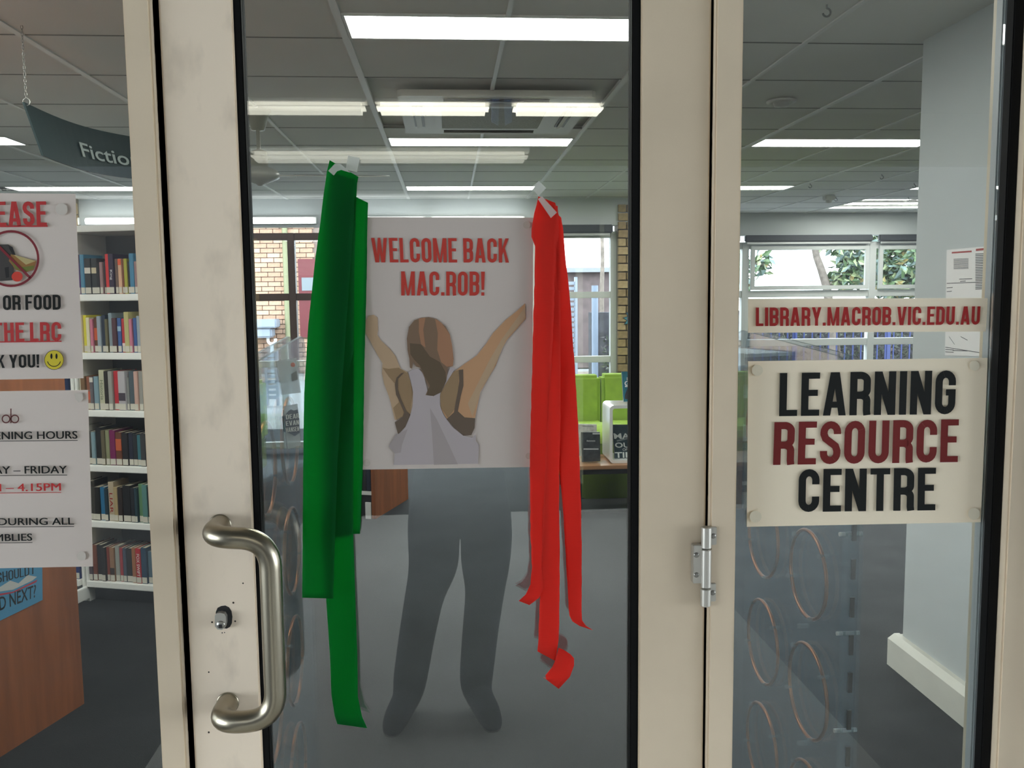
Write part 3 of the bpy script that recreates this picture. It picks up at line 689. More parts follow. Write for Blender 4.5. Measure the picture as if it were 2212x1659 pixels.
g3 = streamer('green_streamer', [(412, 742, 438, 795, .006), (470, 735, 470, 794, .006), (600, 728, 600, 792, .006), (800, 720, 800, 787, .006), (1000, 712, 1000, 784, .006), (1100, 712, 1100, 780, .005), (1155, 712, 1153, 777.5, .004)], .004, GRN, 'short green crepe streamer overlapping the left edge of the welcome poster', seed=9)
r1 = streamer('red_streamer', [(424, 1163, 438, 1199, -.002), (460, 1155, 463, 1207, -.003), (495, 1148, 500, 1205, -.003), (512, 1148, 518, 1202, -.003), (532, 1156.5, 535, 1200, -.003), (600, 1155, 600, 1198, -.003), (700, 1152, 700, 1196, -.004), (850, 1148, 850, 1188, -.005), (1000, 1145, 1000, 1184, -.006), (1150, 1146, 1150, 1184, -.007), (1225, 1149, 1228, 1181, -.009), (1262, 1146, 1268, 1176, -.014), (1284, 1136, 1292, 1163, -.020), (1298, 1120, 1307, 1144, -.026)], .004, RED, 'red crepe streamer nearest the poster, its torn end curling left', seed=12, jag=1.6)
r2 = streamer('red_streamer', [(440, 1170, 445, 1205, .002), (540, 1166, 540, 1208, .001), (700, 1175, 700, 1211, -.001), (900, 1178, 900, 1211, -.003), (1010, 1178, 1012, 1208, -.006), (1100, 1173, 1100, 1208, -.009), (1200, 1170, 1200, 1209, -.012), (1300, 1166, 1300, 1208.5, -.014), (1380, 1163, 1382, 1207, -.016), (1407, 1161.5, 1428, 1200, -.018)], .004, RED, 'middle red crepe streamer, the longest, its end folded back on itself', seed=15, jag=1.0)
fold = MB(); fp = [[(1207, 1398), (1196, 1432)], [(1222, 1408), (1206, 1442)], [(1236, 1420), (1193, 1446)], [(1240.5, 1432), (1187, 1454)], [(1237, 1450), (1180, 1460)], [(1226, 1470), (1174, 1464)], [(1207, 1488), (1174, 1465)]]
FV = []
for i, (a, b) in enumerate([((1207, 1399), (1197, 1436)), ((1218, 1404), (1193, 1441)), ((1232, 1413), (1187, 1448)), ((1240, 1422), (1182, 1454)), ((1240, 1438), (1178, 1459)), ((1231, 1462), (1180, 1466)), ((1207, 1488), (1174, 1463))]):
    for c in range(5):
        u = c/4; FV.append(PY(a[0]*(1-u)+b[0]*u, a[1]*(1-u)+b[1]*u, -.020-.004*math.sin(i/6*math.pi)-.003*i/6))
fold.add(FV, [(i*5+c, i*5+c+1, (i+1)*5+c+1, (i+1)*5+c) for i in range(6) for c in range(4)], True)
so = fold.build('folded_end', RED, r2).modifiers.new('thickness', 'SOLIDIFY'); so.thickness = .0004; so.offset = 0
r3 = streamer('red_streamer', [(448, 1190, 470, 1212, .005), (500, 1178, 500, 1217, .005), (560, 1195, 560, 1222, .004), (640, 1194, 640, 1231, .004), (800, 1200, 800, 1242, .003), (900, 1204, 900, 1248, .002), (1000, 1207, 1000, 1252, 0), (1100, 1216, 1100, 1255, -.003), (1200, 1222, 1200, 1257, -.006), (1300, 1228, 1300, 1256, -.009), (1330, 1230, 1340, 1257, -.012), (1342, 1236, 1352, 1266, -.016), (1352, 1252, 1361, 1280, -.020)], .004, RED, 'red crepe streamer furthest right with a ragged tip pointing right', seed=21, jag=1.0)
def tape(t, pts, Y): MB().plate(pxpoly(pts, Y), (0, .0003, 0)).build('tape', TAPE, t)
tape(g1, [(752, 336), (777, 341), (771, 372), (746, 366)], .006)
tape(g1, [(709, 369), (723, 354), (736, 354), (757, 373), (737, 367), (728, 370), (721, 379)], -.006)
tape(r1, [(1147, 404), (1164, 391), (1180, 406), (1163, 424)], .006)
tape(r1, [(1162, 430), (1171, 424), (1203, 459), (1190, 471)], -.006)
tape(r1, [(1191, 434), (1209, 458), (1203, 462), (1188, 446)], .006)

# ================================================================ INSIDE THE LIBRARY
# ---- air conditioner cassette
t = thing('air_conditioner', (.26, 3.30, CEIL-.03), 'square white ceiling air conditioner cassette with four slots', 'air conditioner')
ax0, ax1, ay0, ay1 = -.22, .74, 2.82, 3.80
ACW = mat('ac_white', (.62, .62, .58), .5)
MB().plate([(ax0+.02, ay0, 0), (ax1-.02, ay0, 0), (ax1, ay0+.02, 0), (ax1, ay1-.02, 0), (ax1-.02, ay1, 0), (ax0+.02, ay1, 0), (ax0, ay1-.02, 0), (ax0, ay0+.02, 0)], (0, 0, .03)).build('fascia', ACW, t).location.z = .0
o = t.children[0]; o.data.transform(Matrix.Translation((0, 0, CEIL-.03)))
m_ = (ax0+ax1)/2; n_ = (ay0+ay1)/2
cb(m_-.27, m_+.27, n_-.27, n_+.27, CEIL-.04, CEIL-.029).build('intake_grille', mat('ac_grille', (.30, .30, .26), .7, noise=.2, scale=120), t)
f = MB()
for a in ((m_-.31, m_+.31, n_-.31, n_-.27), (m_-.31, m_+.31, n_+.27, n_+.31), (m_-.31, m_-.27, n_-.27, n_+.27), (m_+.27, m_+.31, n_-.27, n_+.27)): f.box(*a, CEIL-.041, CEIL-.029)
f.build('grille_frame', ACW, t)
for a in ((m_-.26, m_+.26, ay0+.06, ay0+.115), (m_-.26, m_+.26, ay1-.115, ay1-.06), (ax0+.06, ax0+.115, n_-.26, n_+.26), (ax1-.115, ax1-.06, n_-.26, n_+.26)):
    s = bx(*a, CEIL-.0335, CEIL-.029).build('outlet_slot', BLACK, t)
    if a[1]-a[0] > .3: MB().plate([(a[0], a[2]+.012, CEIL-.044), (a[1], a[2]+.012, CEIL-.044), (a[1], a[2]+.040, CEIL-.034), (a[0], a[2]+.040, CEIL-.034)], (0, 0, .002)).build('louvre', ACW, s)
    else: MB().plate([(a[0]+.012, a[2], CEIL-.044), (a[0]+.012, a[3], CEIL-.044), (a[0]+.04, a[3], CEIL-.034), (a[0]+.04, a[2], CEIL-.034)], (0, 0, .002)).build('louvre', ACW, s)
# ---- ceiling fan
fx, fy = -.975, 3.30
t = thing('ceiling_fan', (fx, fy, CEIL), 'off white ceiling fan hanging on a rod left of the door', 'fan')
FANW = mat('fan_cream', (.34, .34, .29), .35)
MB().lathe([(.07, CEIL), (.072, CEIL-.008), (.058, CEIL-.03), (.045, CEIL-.07), (.034, CEIL-.105), (.012, CEIL-.108)], (fx, fy, 0), 24).build('canopy', FANW, t)
MB().tube([(fx, fy, CEIL-.1), (fx, fy, CEIL-.215)], .011, 14).build('rod', FANW, t)
MB().lathe([(.014, CEIL-.205), (.04, CEIL-.215), (.043, CEIL-.225), (.046, CEIL-.295), (.09, CEIL-.31), (.105, CEIL-.335), (.1, CEIL-.352), (.06, CEIL-.372), (.02, CEIL-.385), (.012, CEIL-.392), (.0, CEIL-.394)], (fx, fy, 0), 28).build('motor', FANW, t)
for q in (4, 124, 244):
    a = math.radians(q); u = Vector((math.cos(a), math.sin(a), 0)); v = Vector((-math.sin(a), math.cos(a), 0)); c0 = Vector((fx, fy, CEIL-.338))
    P = []
    for (s, wd) in ((.17, .045), (.25, .055), (.5, .065), (.6, .068), (.65, .058), (.68, .03)): P.append((s, wd))
    poly = [c0+u*s+v*wd+Vector((0, 0, wd*.18)) for s, wd in P]+[c0+u*s-v*wd-Vector((0, 0, wd*.18)) for s, wd in P[::-1]]
    b = MB().plate(poly, (0, 0, .004)).build('blade', FANW, t)
    MB().plate([c0+u*.09+v*.018, c0+u*.19+v*.03, c0+u*.19-v*.03, c0+u*.09-v*.018], (0, 0, -.006)).build('blade_arm', FANW, b)
# ---- smoke detectors, hooks
for (px, py, lb, big) in ((1688, 222, 'flat round smoke detector in the ceiling above the web address sign', 1), (1791, 424, 'small square sensor hanging from the ceiling near the bay window', 0)):
    p = PZ(px, py, CEIL-.01); t = thing('smoke_detector', (p.x, p.y, CEIL), lb, 'detector')
    if big:
        MB().lathe([(.076, CEIL), (.075, CEIL-.008), (.055, CEIL-.014), (.045, CEIL-.010)], (p.x, p.y, 0), 28).build('base', WHITE, t)
        MB().lathe([(.044, CEIL-.006), (.036, CEIL-.028), (.0, CEIL-.033)], (p.x, p.y, 0), 24).build('dome', mat('detector_grey', (.6, .6, .58), .5), t)
    else:
        cb(p.x-.055, p.x+.055, p.y-.04, p.y+.04, CEIL-.05, CEIL, b=.01).build('base', ACW, t); MB().lathe([(.035, CEIL-.05), (.03, CEIL-.075), (0, CEIL-.08)], (p.x, p.y, 0), 18).build('dome', ACW, t)
for i, (px, py) in enumerate(((1905, 380), (1750, 400), (1975, 400), (1806, 430), (1962, 430), (1786, 14))):
    p = PZ(px, py-4, CEIL); r = .014
    tag(MB().tube([(p.x, p.y, CEIL), (p.x, p.y, CEIL-.012)]+[(p.x+r*math.sin(a*.5), p.y, CEIL-.012-r+r*math.cos(a*.5)) for a in range(0, 10)], .0035, 8).build('ceiling_hook', mat('hook_grey', (.25, .25, .25), .4), loc=(p.x, p.y, CEIL)), 'small metal ceiling hook ' + ['right of the far sensor, highest of five', 'left of the far sensor, beside a light', 'beside the far right light panel', 'just right of the far sensor', 'over the far right bay light', 'close behind the door, alone'][i], 'hook', 'ceiling hooks')
# ---- batten lights along the window wall, last two added unseen to brighten the ceiling
for i, (x0, x1) in enumerate(((-3.9, -3.56), (-3.50, -2.3), (-2.2, -1.28), (-1.2, -.2), (-.15, .8))):
    t = thing('batten_light', ((x0+x1)/2, YB-.10, 2.37), 'bright wall batten light under the bulkhead, ' + ('leftmost and shortest', 'above the bookcase', 'beside the green streamers', 'added unseen behind the left of the welcome poster', 'added unseen behind the right of the welcome poster')[i], 'light', 'batten lights under the bulkhead')
    cb(x0, x1, YB-.05, YB-.005, 2.32, 2.39).build('housing', WHITE, t)
    MB().tube([(x0+.02, YB-.09, 2.35), (x1-.02, YB-.09, 2.35)], .028, 14).build('tube', emat('batten', (.93, .97, 1), 2.8), t)

# ---- hanging Fiction sign
SG = mat('sign_dark_green', (.012, .028, .032), .45)
s0, s1 = PZ(52, 220, 2.30), PZ(330, 302, 2.30)
t = thing('hanging_sign', ((s0.x+s1.x)/2, (s0.y+s1.y)/2, 2.1), 'dark green curved hanging sign reading Fiction on a chain', 'sign')
nrm = Vector((s1.y-s0.y, -(s1.x-s0.x), 0)).normalized(); tn = (s1-s0).normalized(); LN = (s1-s0).length
def sgn(u, v, off=0.0):   # u along, v down ; curved in plan, raked end, dipping lower edge
    h = .185
    sag = .05*math.sin(math.pi*min(max(u, 0), 1))
    return s0+tn*(u*LN+.045*v*(1-u))-Vector((0, 0, h*v+.012*math.sin(math.pi*u)))+nrm*(-sag+.03*v+off)
n = 16; mb = MB(); V = []
for j in range(5):
    for i in range(n+1): V.append(sgn(i/n, j/4))
V2 = [Vector(v)-nrm*.008 for v in V]; k = len(V)
Fc = [(j*(n+1)+i, j*(n+1)+i+1, (j+1)*(n+1)+i+1, (j+1)*(n+1)+i) for j in range(4) for i in range(n)]
edge = [i for i in range(n+1)]+[j*(n+1)+n for j in range(1, 5)]+[4*(n+1)+i for i in range(n-1, -1, -1)]+[j*(n+1) for j in range(3, 0, -1)]
mb.add(V+V2, Fc+[tuple(a+k for a in f[::-1]) for f in Fc]+[(edge[i], edge[(i+1) % len(edge)], edge[(i+1) % len(edge)]+k, edge[i]+k) for i in range(len(edge))], False)
mb.build('panel', SG, t)
mb = MB()
for poly in fonttext('Fiction', .012): mb.face([sgn(.40+.46*a, .40+.31*(1-b), .006) for a, b in poly])
mb.build('lettering', flat('sign_letter', (150, 160, 158)), t)
top = sgn(0.02, 0)
lk_ = MB()
for i in range(22):
    z0 = top.z+.012+(CEIL-top.z-.012)*i/22; z1 = top.z+.012+(CEIL-top.z-.012)*(i+1.25)/22; zc = (z0+z1)/2; hh = (z1-z0)/2
    a = Vector((1, 0, 0)) if i % 2 else Vector((0, 1, 0))
    lk_.tube([Vector((top.x, top.y, zc))+a*(.0042*math.cos(b*.785))+Vector((0, 0, hh*math.sin(b*.785))) for b in range(8)], .0012, 5, closed=True)
lk_.build('chain', mat('chain_steel', (.35, .34, .32), .35, .8), t)
MB().tube([Vector((top.x, top.y, top.z))+Vector((.013*math.cos(b*.524), 0, .013*math.sin(b*.524)+.004)) for b in range(12)], .0018, 6, closed=True).build('ring', mat('chain_steel', (.35, .34, .32), .35, .8), t)

# ---- bookcases, turned 17 degrees to the door
TH = -math.radians(17)
WOOD = mat('laminate_wood', (.26, .08, .022), .42, noise=.22, scale=3.0, stretch=(6, 6, .5))
def local(o, name, mb, m): return mb.build(name, m, o, local=True)
BSx = PZ(240, 1300, 0.0)
BO = Vector((-1.755, 3.08, 0))
bc = thing('bookcase', BO, 'white steel bookcase with six rows of books behind the left posters', 'bookcase', rz=TH)
ZS = [.12, .442, .737, 1.023, 1.318, 1.614]
DK = mat('shelf_back_grey', (.16, .17, .18), .6)
for x0, x1 in ((-.185, .50),):
    for z in ZS: local(bc, 'shelf', cb(x0+.02, x1-.02, -.005, .30, z-.034, z, b=.003), SHELFW)
    local(bc, 'top_panel', cb(x0, x1, -.01, .33, 1.925, 1.957), SHELFW)
    local(bc, 'back_panel', bx(x0+.02, x1-.02, .30, .315, .12, 1.925), DK)
    for x in (x0, x1-.02): local(bc, 'upright', cb(x, x+.02, 0.02, .32, 0, 1.925), SHELFW)
    local(bc, 'plinth', bx(x0+.02, x1-.02, .06, .3, 0, .08), BLACK)
    local(bc, 'foot', cb(x0-.002, x0+.022, -.16, .02, 0.02, .085), SHELFW)
bl = thing('bookcase', BO+Vector((-.187-.9/2*math.cos(TH), 0, 0)), 'white steel bookcase mostly hidden by the wooden end panel', 'bookcase', rz=TH)
bl.location = BO
for z in ZS: local(bl, 'shelf', cb(-1.07, -.21, -.005, .30, z-.034, z), SHELFW)
local(bl, 'back_panel', bx(-1.07, -.21, .30, .315, .12, 1.925), DK)
local(bl, 'top_panel', cb(-1.09, -.19, -.01, .33, 1.925, 1.957), SHELFW)
local(bl, 'upright', cb(-1.09, -1.07, .02, .32, 0, 1.925), SHELFW)
local(bl, 'upright', cb(-.21, -.19, .02, .32, 0, 1.925), SHELFW)
rows = [  # colours from left to right: name, rgb, height, width
 [('black', (30, 28, 30), .17, .013), ('purple', (92, 58, 128), .20, .028), ('turquoise blue', (72, 128, 160), .20, .026), ('charcoal', (52, 54, 56), .18, .036), ('charcoal', (50, 52, 52), .18, .034), ('black', (34, 32, 34), .16, .017), ('pink and green', (150, 120, 120), .16, .018), ('dark grey', (58, 54, 58), .165, .010), ('red', (206, 52, 52), .20, .024), ('deep violet', (52, 40, 62), .20, .030), ('brown', (110, 88, 78), .175, .018), ('white and orange', (214, 170, 140), .175, .020), ('rust', (120, 62, 40), .175, .012), ('lime', (168, 164, 60), .175, .020)],
 [('black and white', (70, 66, 68), .185, .020), ('cream', (206, 190, 170), .19, .018), ('yellow', (206, 196, 54), .19, .020), ('ivory', (214, 206, 176), .178, .020), ('pink', (196, 120, 140), .17, .016), ('brown', (98, 62, 44), .178, .026), ('silver blue', (150, 160, 170), .185, .022), ('navy', (40, 50, 66), .19, .022), ('olive', (104, 98, 72), .17, .016), ('grey blue', (130, 144, 152), .20, .022), ('maroon', (82, 54, 60), .175, .026), ('blue', (62, 92, 148), .175, .022), ('red', (182, 56, 58), .172, .018), ('pale lime', (184, 176, 120), .205, .028)],
 [('cream', (196, 190, 168), .17, .010), ('orange and green', (120, 92, 64), .17, .026), ('orange and brown', (140, 88, 66), .17, .024), ('grey', (96, 92, 98), .17, .022), ('sky blue', (124, 150, 162), .172, .028), ('ivory', (190, 188, 162), .205, .034), ('black', (40, 34, 30), .20, .024), ('light grey', (150, 148, 142), .20, .024), ('red', (186, 48, 58), .20, .034), ('white', (176, 172, 176), .20, .042), ('grey', (132, 134, 132), .17, .014), ('slate', (78, 90, 98), .20, .030), ('pink', (196, 160, 148), .20, .022)],
 [('pale grey', (150, 150, 146), .20, .020), ('black', (34, 36, 36), .17, .034), ('light blue', (120, 146, 156), .17, .024), ('black', (28, 28, 28), .195, .036), ('khaki', (100, 92, 72), .18, .022), ('sage', (136, 138, 106), .18, .024), ('magenta', (116, 34, 84), .182, .034), ('black and orange', (104, 62, 44), .172, .036), ('black', (36, 32, 36), .17, .034), ('navy', (38, 40, 56), .17, .026), ('black', (38, 42, 46), .165, .026), ('teal', (60, 112, 122), .16, .022), ('dark grey', (60, 60, 62), .17, .03)],
 [('black', (30, 30, 30), .205, .036), ('black', (32, 30, 28), .175, .046), ('blue', (40, 108, 148), .175, .030), ('dark blue', (36, 56, 68), .17, .020), ('cream', (178, 162, 138), .205, .034), ('tan', (170, 150, 112), .18, .024), ('dark brown', (48, 38, 34), .18, .026), ('black', (28, 28, 30), .19, .046), ('black', (34, 36, 42), .18, .024), ('navy', (40, 62, 72), .18, .016), ('green', (96, 136, 98), .20, .030), ('sea green', (86, 128, 124), .20, .030)],
 [('plum', (82, 70, 76), .185, .022), ('brown', (112, 58, 40), .19, .026), ('black', (34, 30, 32), .19, .028), ('black', (42, 38, 38), .18, .022), ('brick red', (124, 54, 42), .18, .018), ('tan', (146, 110, 84), .18, .028), ('silver', (150, 152, 146), .19, .026), ('rose', (156, 60, 66), .18, .020), ('slate', (74, 82, 96), .18, .020), ('black', (40, 40, 42), .18, .036), ('orange tan', (158, 102, 66), .185, .024), ('crimson', (172, 30, 44), .185, .030), ('navy', (40, 66, 88), .19, .032), ('steel blue', (84, 108, 122), .17, .032)],
]
LBL = mat('spine_label', (.58, .55, .47), .6); PAGES = mat('book_pages', (.52, .47, .36), .8)
def bookmat(rgb): return mat('cover_%d_%d_%d' % rgb, srgb(*rgb), .45, spec=.4)
def make_book(wd, h, dp, rgb, loc, rz, label, group, lab=True, spine=None, band=None):
    o = thing('book', loc, label, 'book', group, rz=rz)
    c = MB().cbox(0, wd, 0, .006, 0, h, b=.0018).box(0, .002, .004, dp, 0, h).box(wd-.002, wd, .004, dp, 0, h)
    local(o, 'cover', c, bookmat(rgb)); local(o, 'pages', bx(.002, wd-.002, .006, dp-.004, .003, h-.003), PAGES)
    if lab: local(o, 'spine_label', bx(.0015, wd-.0015, -.0007, .001, .004, .004+.030), LBL)
    if band: local(o, 'spine_band', bx(.001, wd-.001, -.0006, .001, h*band[1], h*band[2]), bookmat(band[0]))
    if spine:
        txt, col, z0, z1 = spine; g = fonttext(txt, .01)
        mb = lay(g, (wd*.78, -.0008, z1*h), (wd*.78, -.0008, z0*h), (wd*.22, -.0008, z1*h), (wd*.22, -.0008, z0*h)); local(o, 'spine_title', mb, bookmat(col))
    return o
def wpt(lx, ly, z): return BO+Vector((lx*math.cos(TH)-ly*math.sin(TH), lx*math.sin(TH)+ly*math.cos(TH), 0))+Vector((0, 0, z))
RN = ['top', 'second', 'third', 'fourth', 'fifth', 'bottom']
ORD = ['first', 'second', 'third', 'fourth', 'fifth', 'sixth', 'seventh', 'eighth', 'ninth', 'tenth', 'eleventh', 'twelfth', 'thirteenth', 'fourteenth', 'fifteenth', 'sixteenth', 'seventeenth', 'eighteenth', 'nineteenth', 'twentieth', 'twenty first', 'twenty second', 'twenty third', 'twenty fourth', 'twenty fifth']
SP = {(2, 5): ('Historia', (120, 130, 110), .25, .75), (4, 4): ('LIAR', (150, 40, 36), .2, .72), (5, 11): ('FOX SWIFT', (225, 210, 200), .2, .85), (0, 9): ('King', (200, 196, 200), .35, .6), (2, 6): ('THE IRON HORSE', (210, 200, 180), .2, .92)}
SP.pop((2, 6))
BD = {(0, 1): ((24, 22, 26), .8, .995), (0, 3): ((212, 206, 196), .58, .74), (0, 4): ((204, 190, 160), .58, .74), (2, 9): ((70, 62, 72), .25, .45), (2, 3): ((210, 204, 196), .84, .98), (0, 11): ((220, 90, 50), .82, .99), (1, 5): ((196, 92, 56), .35, .7), (3, 7): ((190, 92, 56), .45, .8), (1, 11): ((150, 180, 206), .62, .76), (1, 12): ((222, 200, 196), .2, .28), (2, 1): ((170, 84, 50), .3, .5), (2, 2): ((196, 80, 50), .3, .55), (5, 5): ((60, 46, 40), .2, .4)}
for r_, row in enumerate(rows):
    z = ZS[5-r_]+.0005; x = -.150
    xtra = [(a, b, h_, w_) for (a, b, h_, w_) in rnd.sample(row, min(9, len(row)))]
    for i, (nm, rgb, h_, w_) in enumerate(row+xtra):
        w_ = w_*.96
        if x+w_ > .47: break
        jy = rnd.uniform(.004, .02)
        make_book(w_, h_, rnd.uniform(.12, .15), rgb, wpt(x, jy, z), TH, '%s book, %s from left on the %s shelf of the white bookcase' % (nm, ORD[i], RN[r_]), 'books in the white bookcase', spine=SP.get((r_, i)), band=BD.get((r_, i)))
        x += w_+.0012+(.002 if rnd.random() < .2 else 0)
for i, (r_, rgb, nm) in enumerate(((2, (28, 44, 78), 'navy'), (2, (30, 30, 34), 'black'), (2, (60, 70, 88), 'slate blue'), (5, (40, 56, 110), 'blue'), (5, (36, 36, 40), 'black'))):
    z = ZS[5-r_]+.0005; k_ = [0, 1, 2, 0, 1][i]
    make_book(.034, .20, .15, rgb, wpt(-.248-.037*k_, .01, z), TH, '%s book, %s from the right on the %s shelf of the half hidden bookcase' % (nm, ORD[k_], RN[r_]), 'books in the half hidden bookcase', spine=('THE', (220, 220, 225), .45, .7) if i == 1 else None)

# ---- wooden end panel with the blue poster
pf, pn = PZ(182, 1520, 0), PZ(0, 1636, 0)
dv = (pf-pn).normalized(); pn2 = pf-dv*1.05; nx = Vector((dv.y, -dv.x, 0))
t = thing('shelf_unit', (pf+pn2)/2, 'red brown wooden shelf end at the far left with a blue poster', 'shelf')
MB().plate([pn2, pf, pf-nx*.03, pn2-nx*.03], (0, 0, 1.42)).build('end_panel', WOOD, t)
MB().plate([pn2-nx*.03+dv*.02, pf-nx*.03-dv*.02, pf-nx*.9-dv*.02, pn2-nx*.9+dv*.02], (0, 0, .06)).build('plinth', BLACK, t)
for z in (.10, .45, .80, 1.12, 1.40): MB().plate([a+Vector((0, 0, z)) for a in (pn2-nx*.03+dv*.03, pf-nx*.03-dv*.03, pf-nx*.9-dv*.03, pn2-nx*.9+dv*.03)], (0, 0, .02)).build('shelf', WOOD, t)
def onpanel(px, py, off=.002):
    d = ray(px, py); q = pf+nx*off; s = (q-CAM).dot(nx)/d.dot(nx); return CAM+d*s
pt = thing('reading_poster', onpanel(40, 1280), 'blue poster with an open book asking what to read next', 'poster')
MB().plate([onpanel(91, 1175), onpanel(92, 1296), onpanel(-90, 1385), onpanel(-95, 1240)], nx*-.001).build('sheet', flat('poster_blue', (70, 132, 166)), pt)
MB().add(*(lambda P: (P, [tuple(range(len(P)))]))([onpanel(a, b, .0024) for a, b in ((-30, 1282), (0, 1268), (22, 1254), (40, 1260), (60, 1242), (80, 1246), (70, 1254), (45, 1266), (28, 1274), (0, 1278))])).build('print_book', flat('poster_page', (182, 182, 178)), pt)
MB().add(*(lambda P: (P, [tuple(range(len(P)))]))([onpanel(a, b, .0023) for a, b in ((-30, 1287), (28, 1278), (81, 1252), (78, 1258), (28, 1281), (-28, 1292))])).build('print_cover', flat('poster_red', (164, 50, 66)), pt)
lay(gothic('WHAT SHOULD I', .1, .4, .07), onpanel(-75, 1251, .0026), onpanel(72, 1222, .0026), onpanel(-72, 1277, .0026), onpanel(72, 1240, .0026)).build('lettering', INK, pt)
lay(fonttext('READ NEXT?', .01), onpanel(-42, 1304, .0026), onpanel(78, 1262, .0026), onpanel(-38, 1334, .0026), onpanel(77, 1290, .0026)).build('lettering', INK, pt)

# ---- middle shelf end
pf, pn = PZ(882, 1078, 0), PZ(812, 1121, 0); dv = (pf-pn).normalized(); nx = Vector((dv.y, -dv.x, 0))
t = thing('shelf_unit', (pf+pn)/2, 'red brown wooden shelf end standing on the carpet below the welcome poster', 'shelf')
MB().plate([pn, pf, pf-nx*.03, pn-nx*.03], (0, 0, 1.15)).build('end_panel', WOOD, t)
MB().plate([pn-nx*.5, pf-nx*.5, pf-nx*.47, pn-nx*.47], (0, 0, 1.15)).build('end_panel', WOOD, t)
for z in (.17, .5, .82, 1.12): MB().plate([a+Vector((0, 0, z)) for a in (pn-nx*.03+dv*.01, pf-nx*.03-dv*.01, pf-nx*.47-dv*.01, pn-nx*.47+dv*.01)], (0, 0, .025)).build('shelf', SHELFW, t)
MB().plate([pn-nx*.03+dv*.04, pf-nx*.03-dv*.04, pf-nx*.47-dv*.04, pn-nx*.47+dv*.04], (0, 0, .16)).build('plinth', BLACK, t)
MB().plate([a-dv*.012 for a in (pn-nx*.035, pn-nx*.075)]+[pn-nx*.075, pn-nx*.035], (0, 0, .12)).build('label_holder', WHITE, t)
for i in range(6):
    a = pn-nx*(.075+.035*i)+dv*.02+Vector((0, 0, .196)); rgb = [(30, 36, 52), (36, 34, 38), (28, 40, 62), (40, 40, 44), (30, 30, 34), (44, 52, 66)][i]
    make_book(.032, .25, .2, rgb, a, math.atan2(-nx.y, -nx.x)+math.pi, ['dark blue', 'black', 'navy', 'charcoal', 'jet black', 'slate'][i]+' tall book in the shelf below the welcome poster', 'books in the shelf below the welcome poster', lab=False)
# ---- low unit behind the left security gate
pf = PZ(672, 1228, 0); dv = Vector((math.sin(-TH), math.cos(TH), 0)); nx = Vector((dv.y, -dv.x, 0)); pn = pf-dv*.55
t = thing('low_unit', (pf+pn)/2, 'low wooden unit with a pale top behind the door handle', 'cabinet')
MB().plate([pn, pf, pf-nx*.03, pn-nx*.03], (0, 0, .62)).build('end_panel', WOOD, t)
MB().plate([pn-nx*.03, pf-nx*.03, pf-nx*.33, pn-nx*.33], (0, 0, .60)).build('carcass', SHELFW, t)
MB().plate([a+Vector((0, 0, .62)) for a in (pn-dv*.01+nx*.005, pf+dv*.01+nx*.005, pf-nx*.34, pn-nx*.34)], (0, 0, .025)).build('top', mat('pale_top', (.5, .5, .52), .3), t)

# ---- security gates
def gate(X, y0, y1, zt, label, rings, flip=1):
    t = thing('security_gate', (X, (y0+y1)/2, 0), label, 'security gate', 'acrylic security gates')
    r = .06; prof = [(y0, .05), (y1, .05), (y1, zt-r+.03)]+[(y1-r+r*math.cos(math.radians(a)), zt-r+.03+r*math.sin(math.radians(a))) for a in (30, 60, 90)]+[(y0+r+r*math.cos(math.radians(a)), zt-r+r*math.sin(math.radians(a))) for a in (90, 120, 150, 180)]
    MB().plate([(X-.02, a, b) for a, b in prof], (.008, 0, 0)).build('acrylic_panel', ACRYL, t)
    MB().plate([(X+.012, a, b) for a, b in prof], (.008, 0, 0)).build('acrylic_panel', ACRYL, t)
    cb(X-.05, X+.05, y0-.01, y1+.01, 0, .05).build('base', mat('gate_base', (.3, .31, .32), .4, .5), t)
    for yy in (y0, y1-.028):
        bx(X-.012, X+.012, yy+.002, yy+.026, .05, zt-.07).build('edge_channel', glassmat('acrylic_channel', (.80, .86, .9), .05, haze=.16, hazecol=(.28, .36, .42)), t)
    z = .2; k_ = 0
    while z < zt-.15:
        bx(X-.0045, X+.0045, y0-.003, y0+.001, z, z+.042).build('sensor_strip', mat('strip_dark', (.03, .027, .025), .5), t); z += .080; k_ += 1
    z = .25
    while z < zt-.1:
        MB().tube([(X-.024, y0+.015, z), (X+.024, y0+.015, z)], .0045, 8).build('spacer', ALU, t); z += .21
    for (cy_, cz, rr_) in rings:
        MB().tube([(X, cy_+rr_*math.cos(a*.1309), cz+rr_*math.sin(a*.1309)) for a in range(48)], .0045, 8, closed=True).build('copper_loop', COPPER, t)
        for a in (50, 140, 250, 340):
            MB().tube([(X-.012, cy_+rr_*math.cos(math.radians(a)), cz+rr_*math.sin(math.radians(a))), (X+.012, cy_+rr_*math.cos(math.radians(a)), cz+rr_*math.sin(math.radians(a)))], .005, 8).build('spacer', glassmat('clear_spacer', (.9, .93, .95), .2, haze=.25, hazecol=(.7, .72, .72)), t)
    for i in range(4):
        c = rings[i % len(rings)]; MB().tube([(X-.012, c[0]+.02, c[1]-c[2]-.03), (X+.012, c[0]+.02, c[1]-c[2]-.03)], .006, 8).build('spacer', glassmat('clear_spacer', (.9, .93, .95), .2), t)
    return t
GX = .815
g0, g1 = PX(1852, 900, GX), PX(1598, 900, GX); zt = PX(1840, 770, GX).z
RG = []
for (px, py, ry) in ((1745, 1240, 100), (1744, 1492, 107), (1744, 1750, 110), (1744, 985, 100), (1648, 1158, 92), (1647, 1386, 94), (1645, 1612, 96), (1645, 930, 92)):
    c = PX(px, py, GX); RG.append((c.y, c.z, ry/FPX*(c.y-CAM.y)))
gate(GX, g0.y, g1.y, zt, 'clear acrylic security gate with copper loops behind the right sidelight', RG)
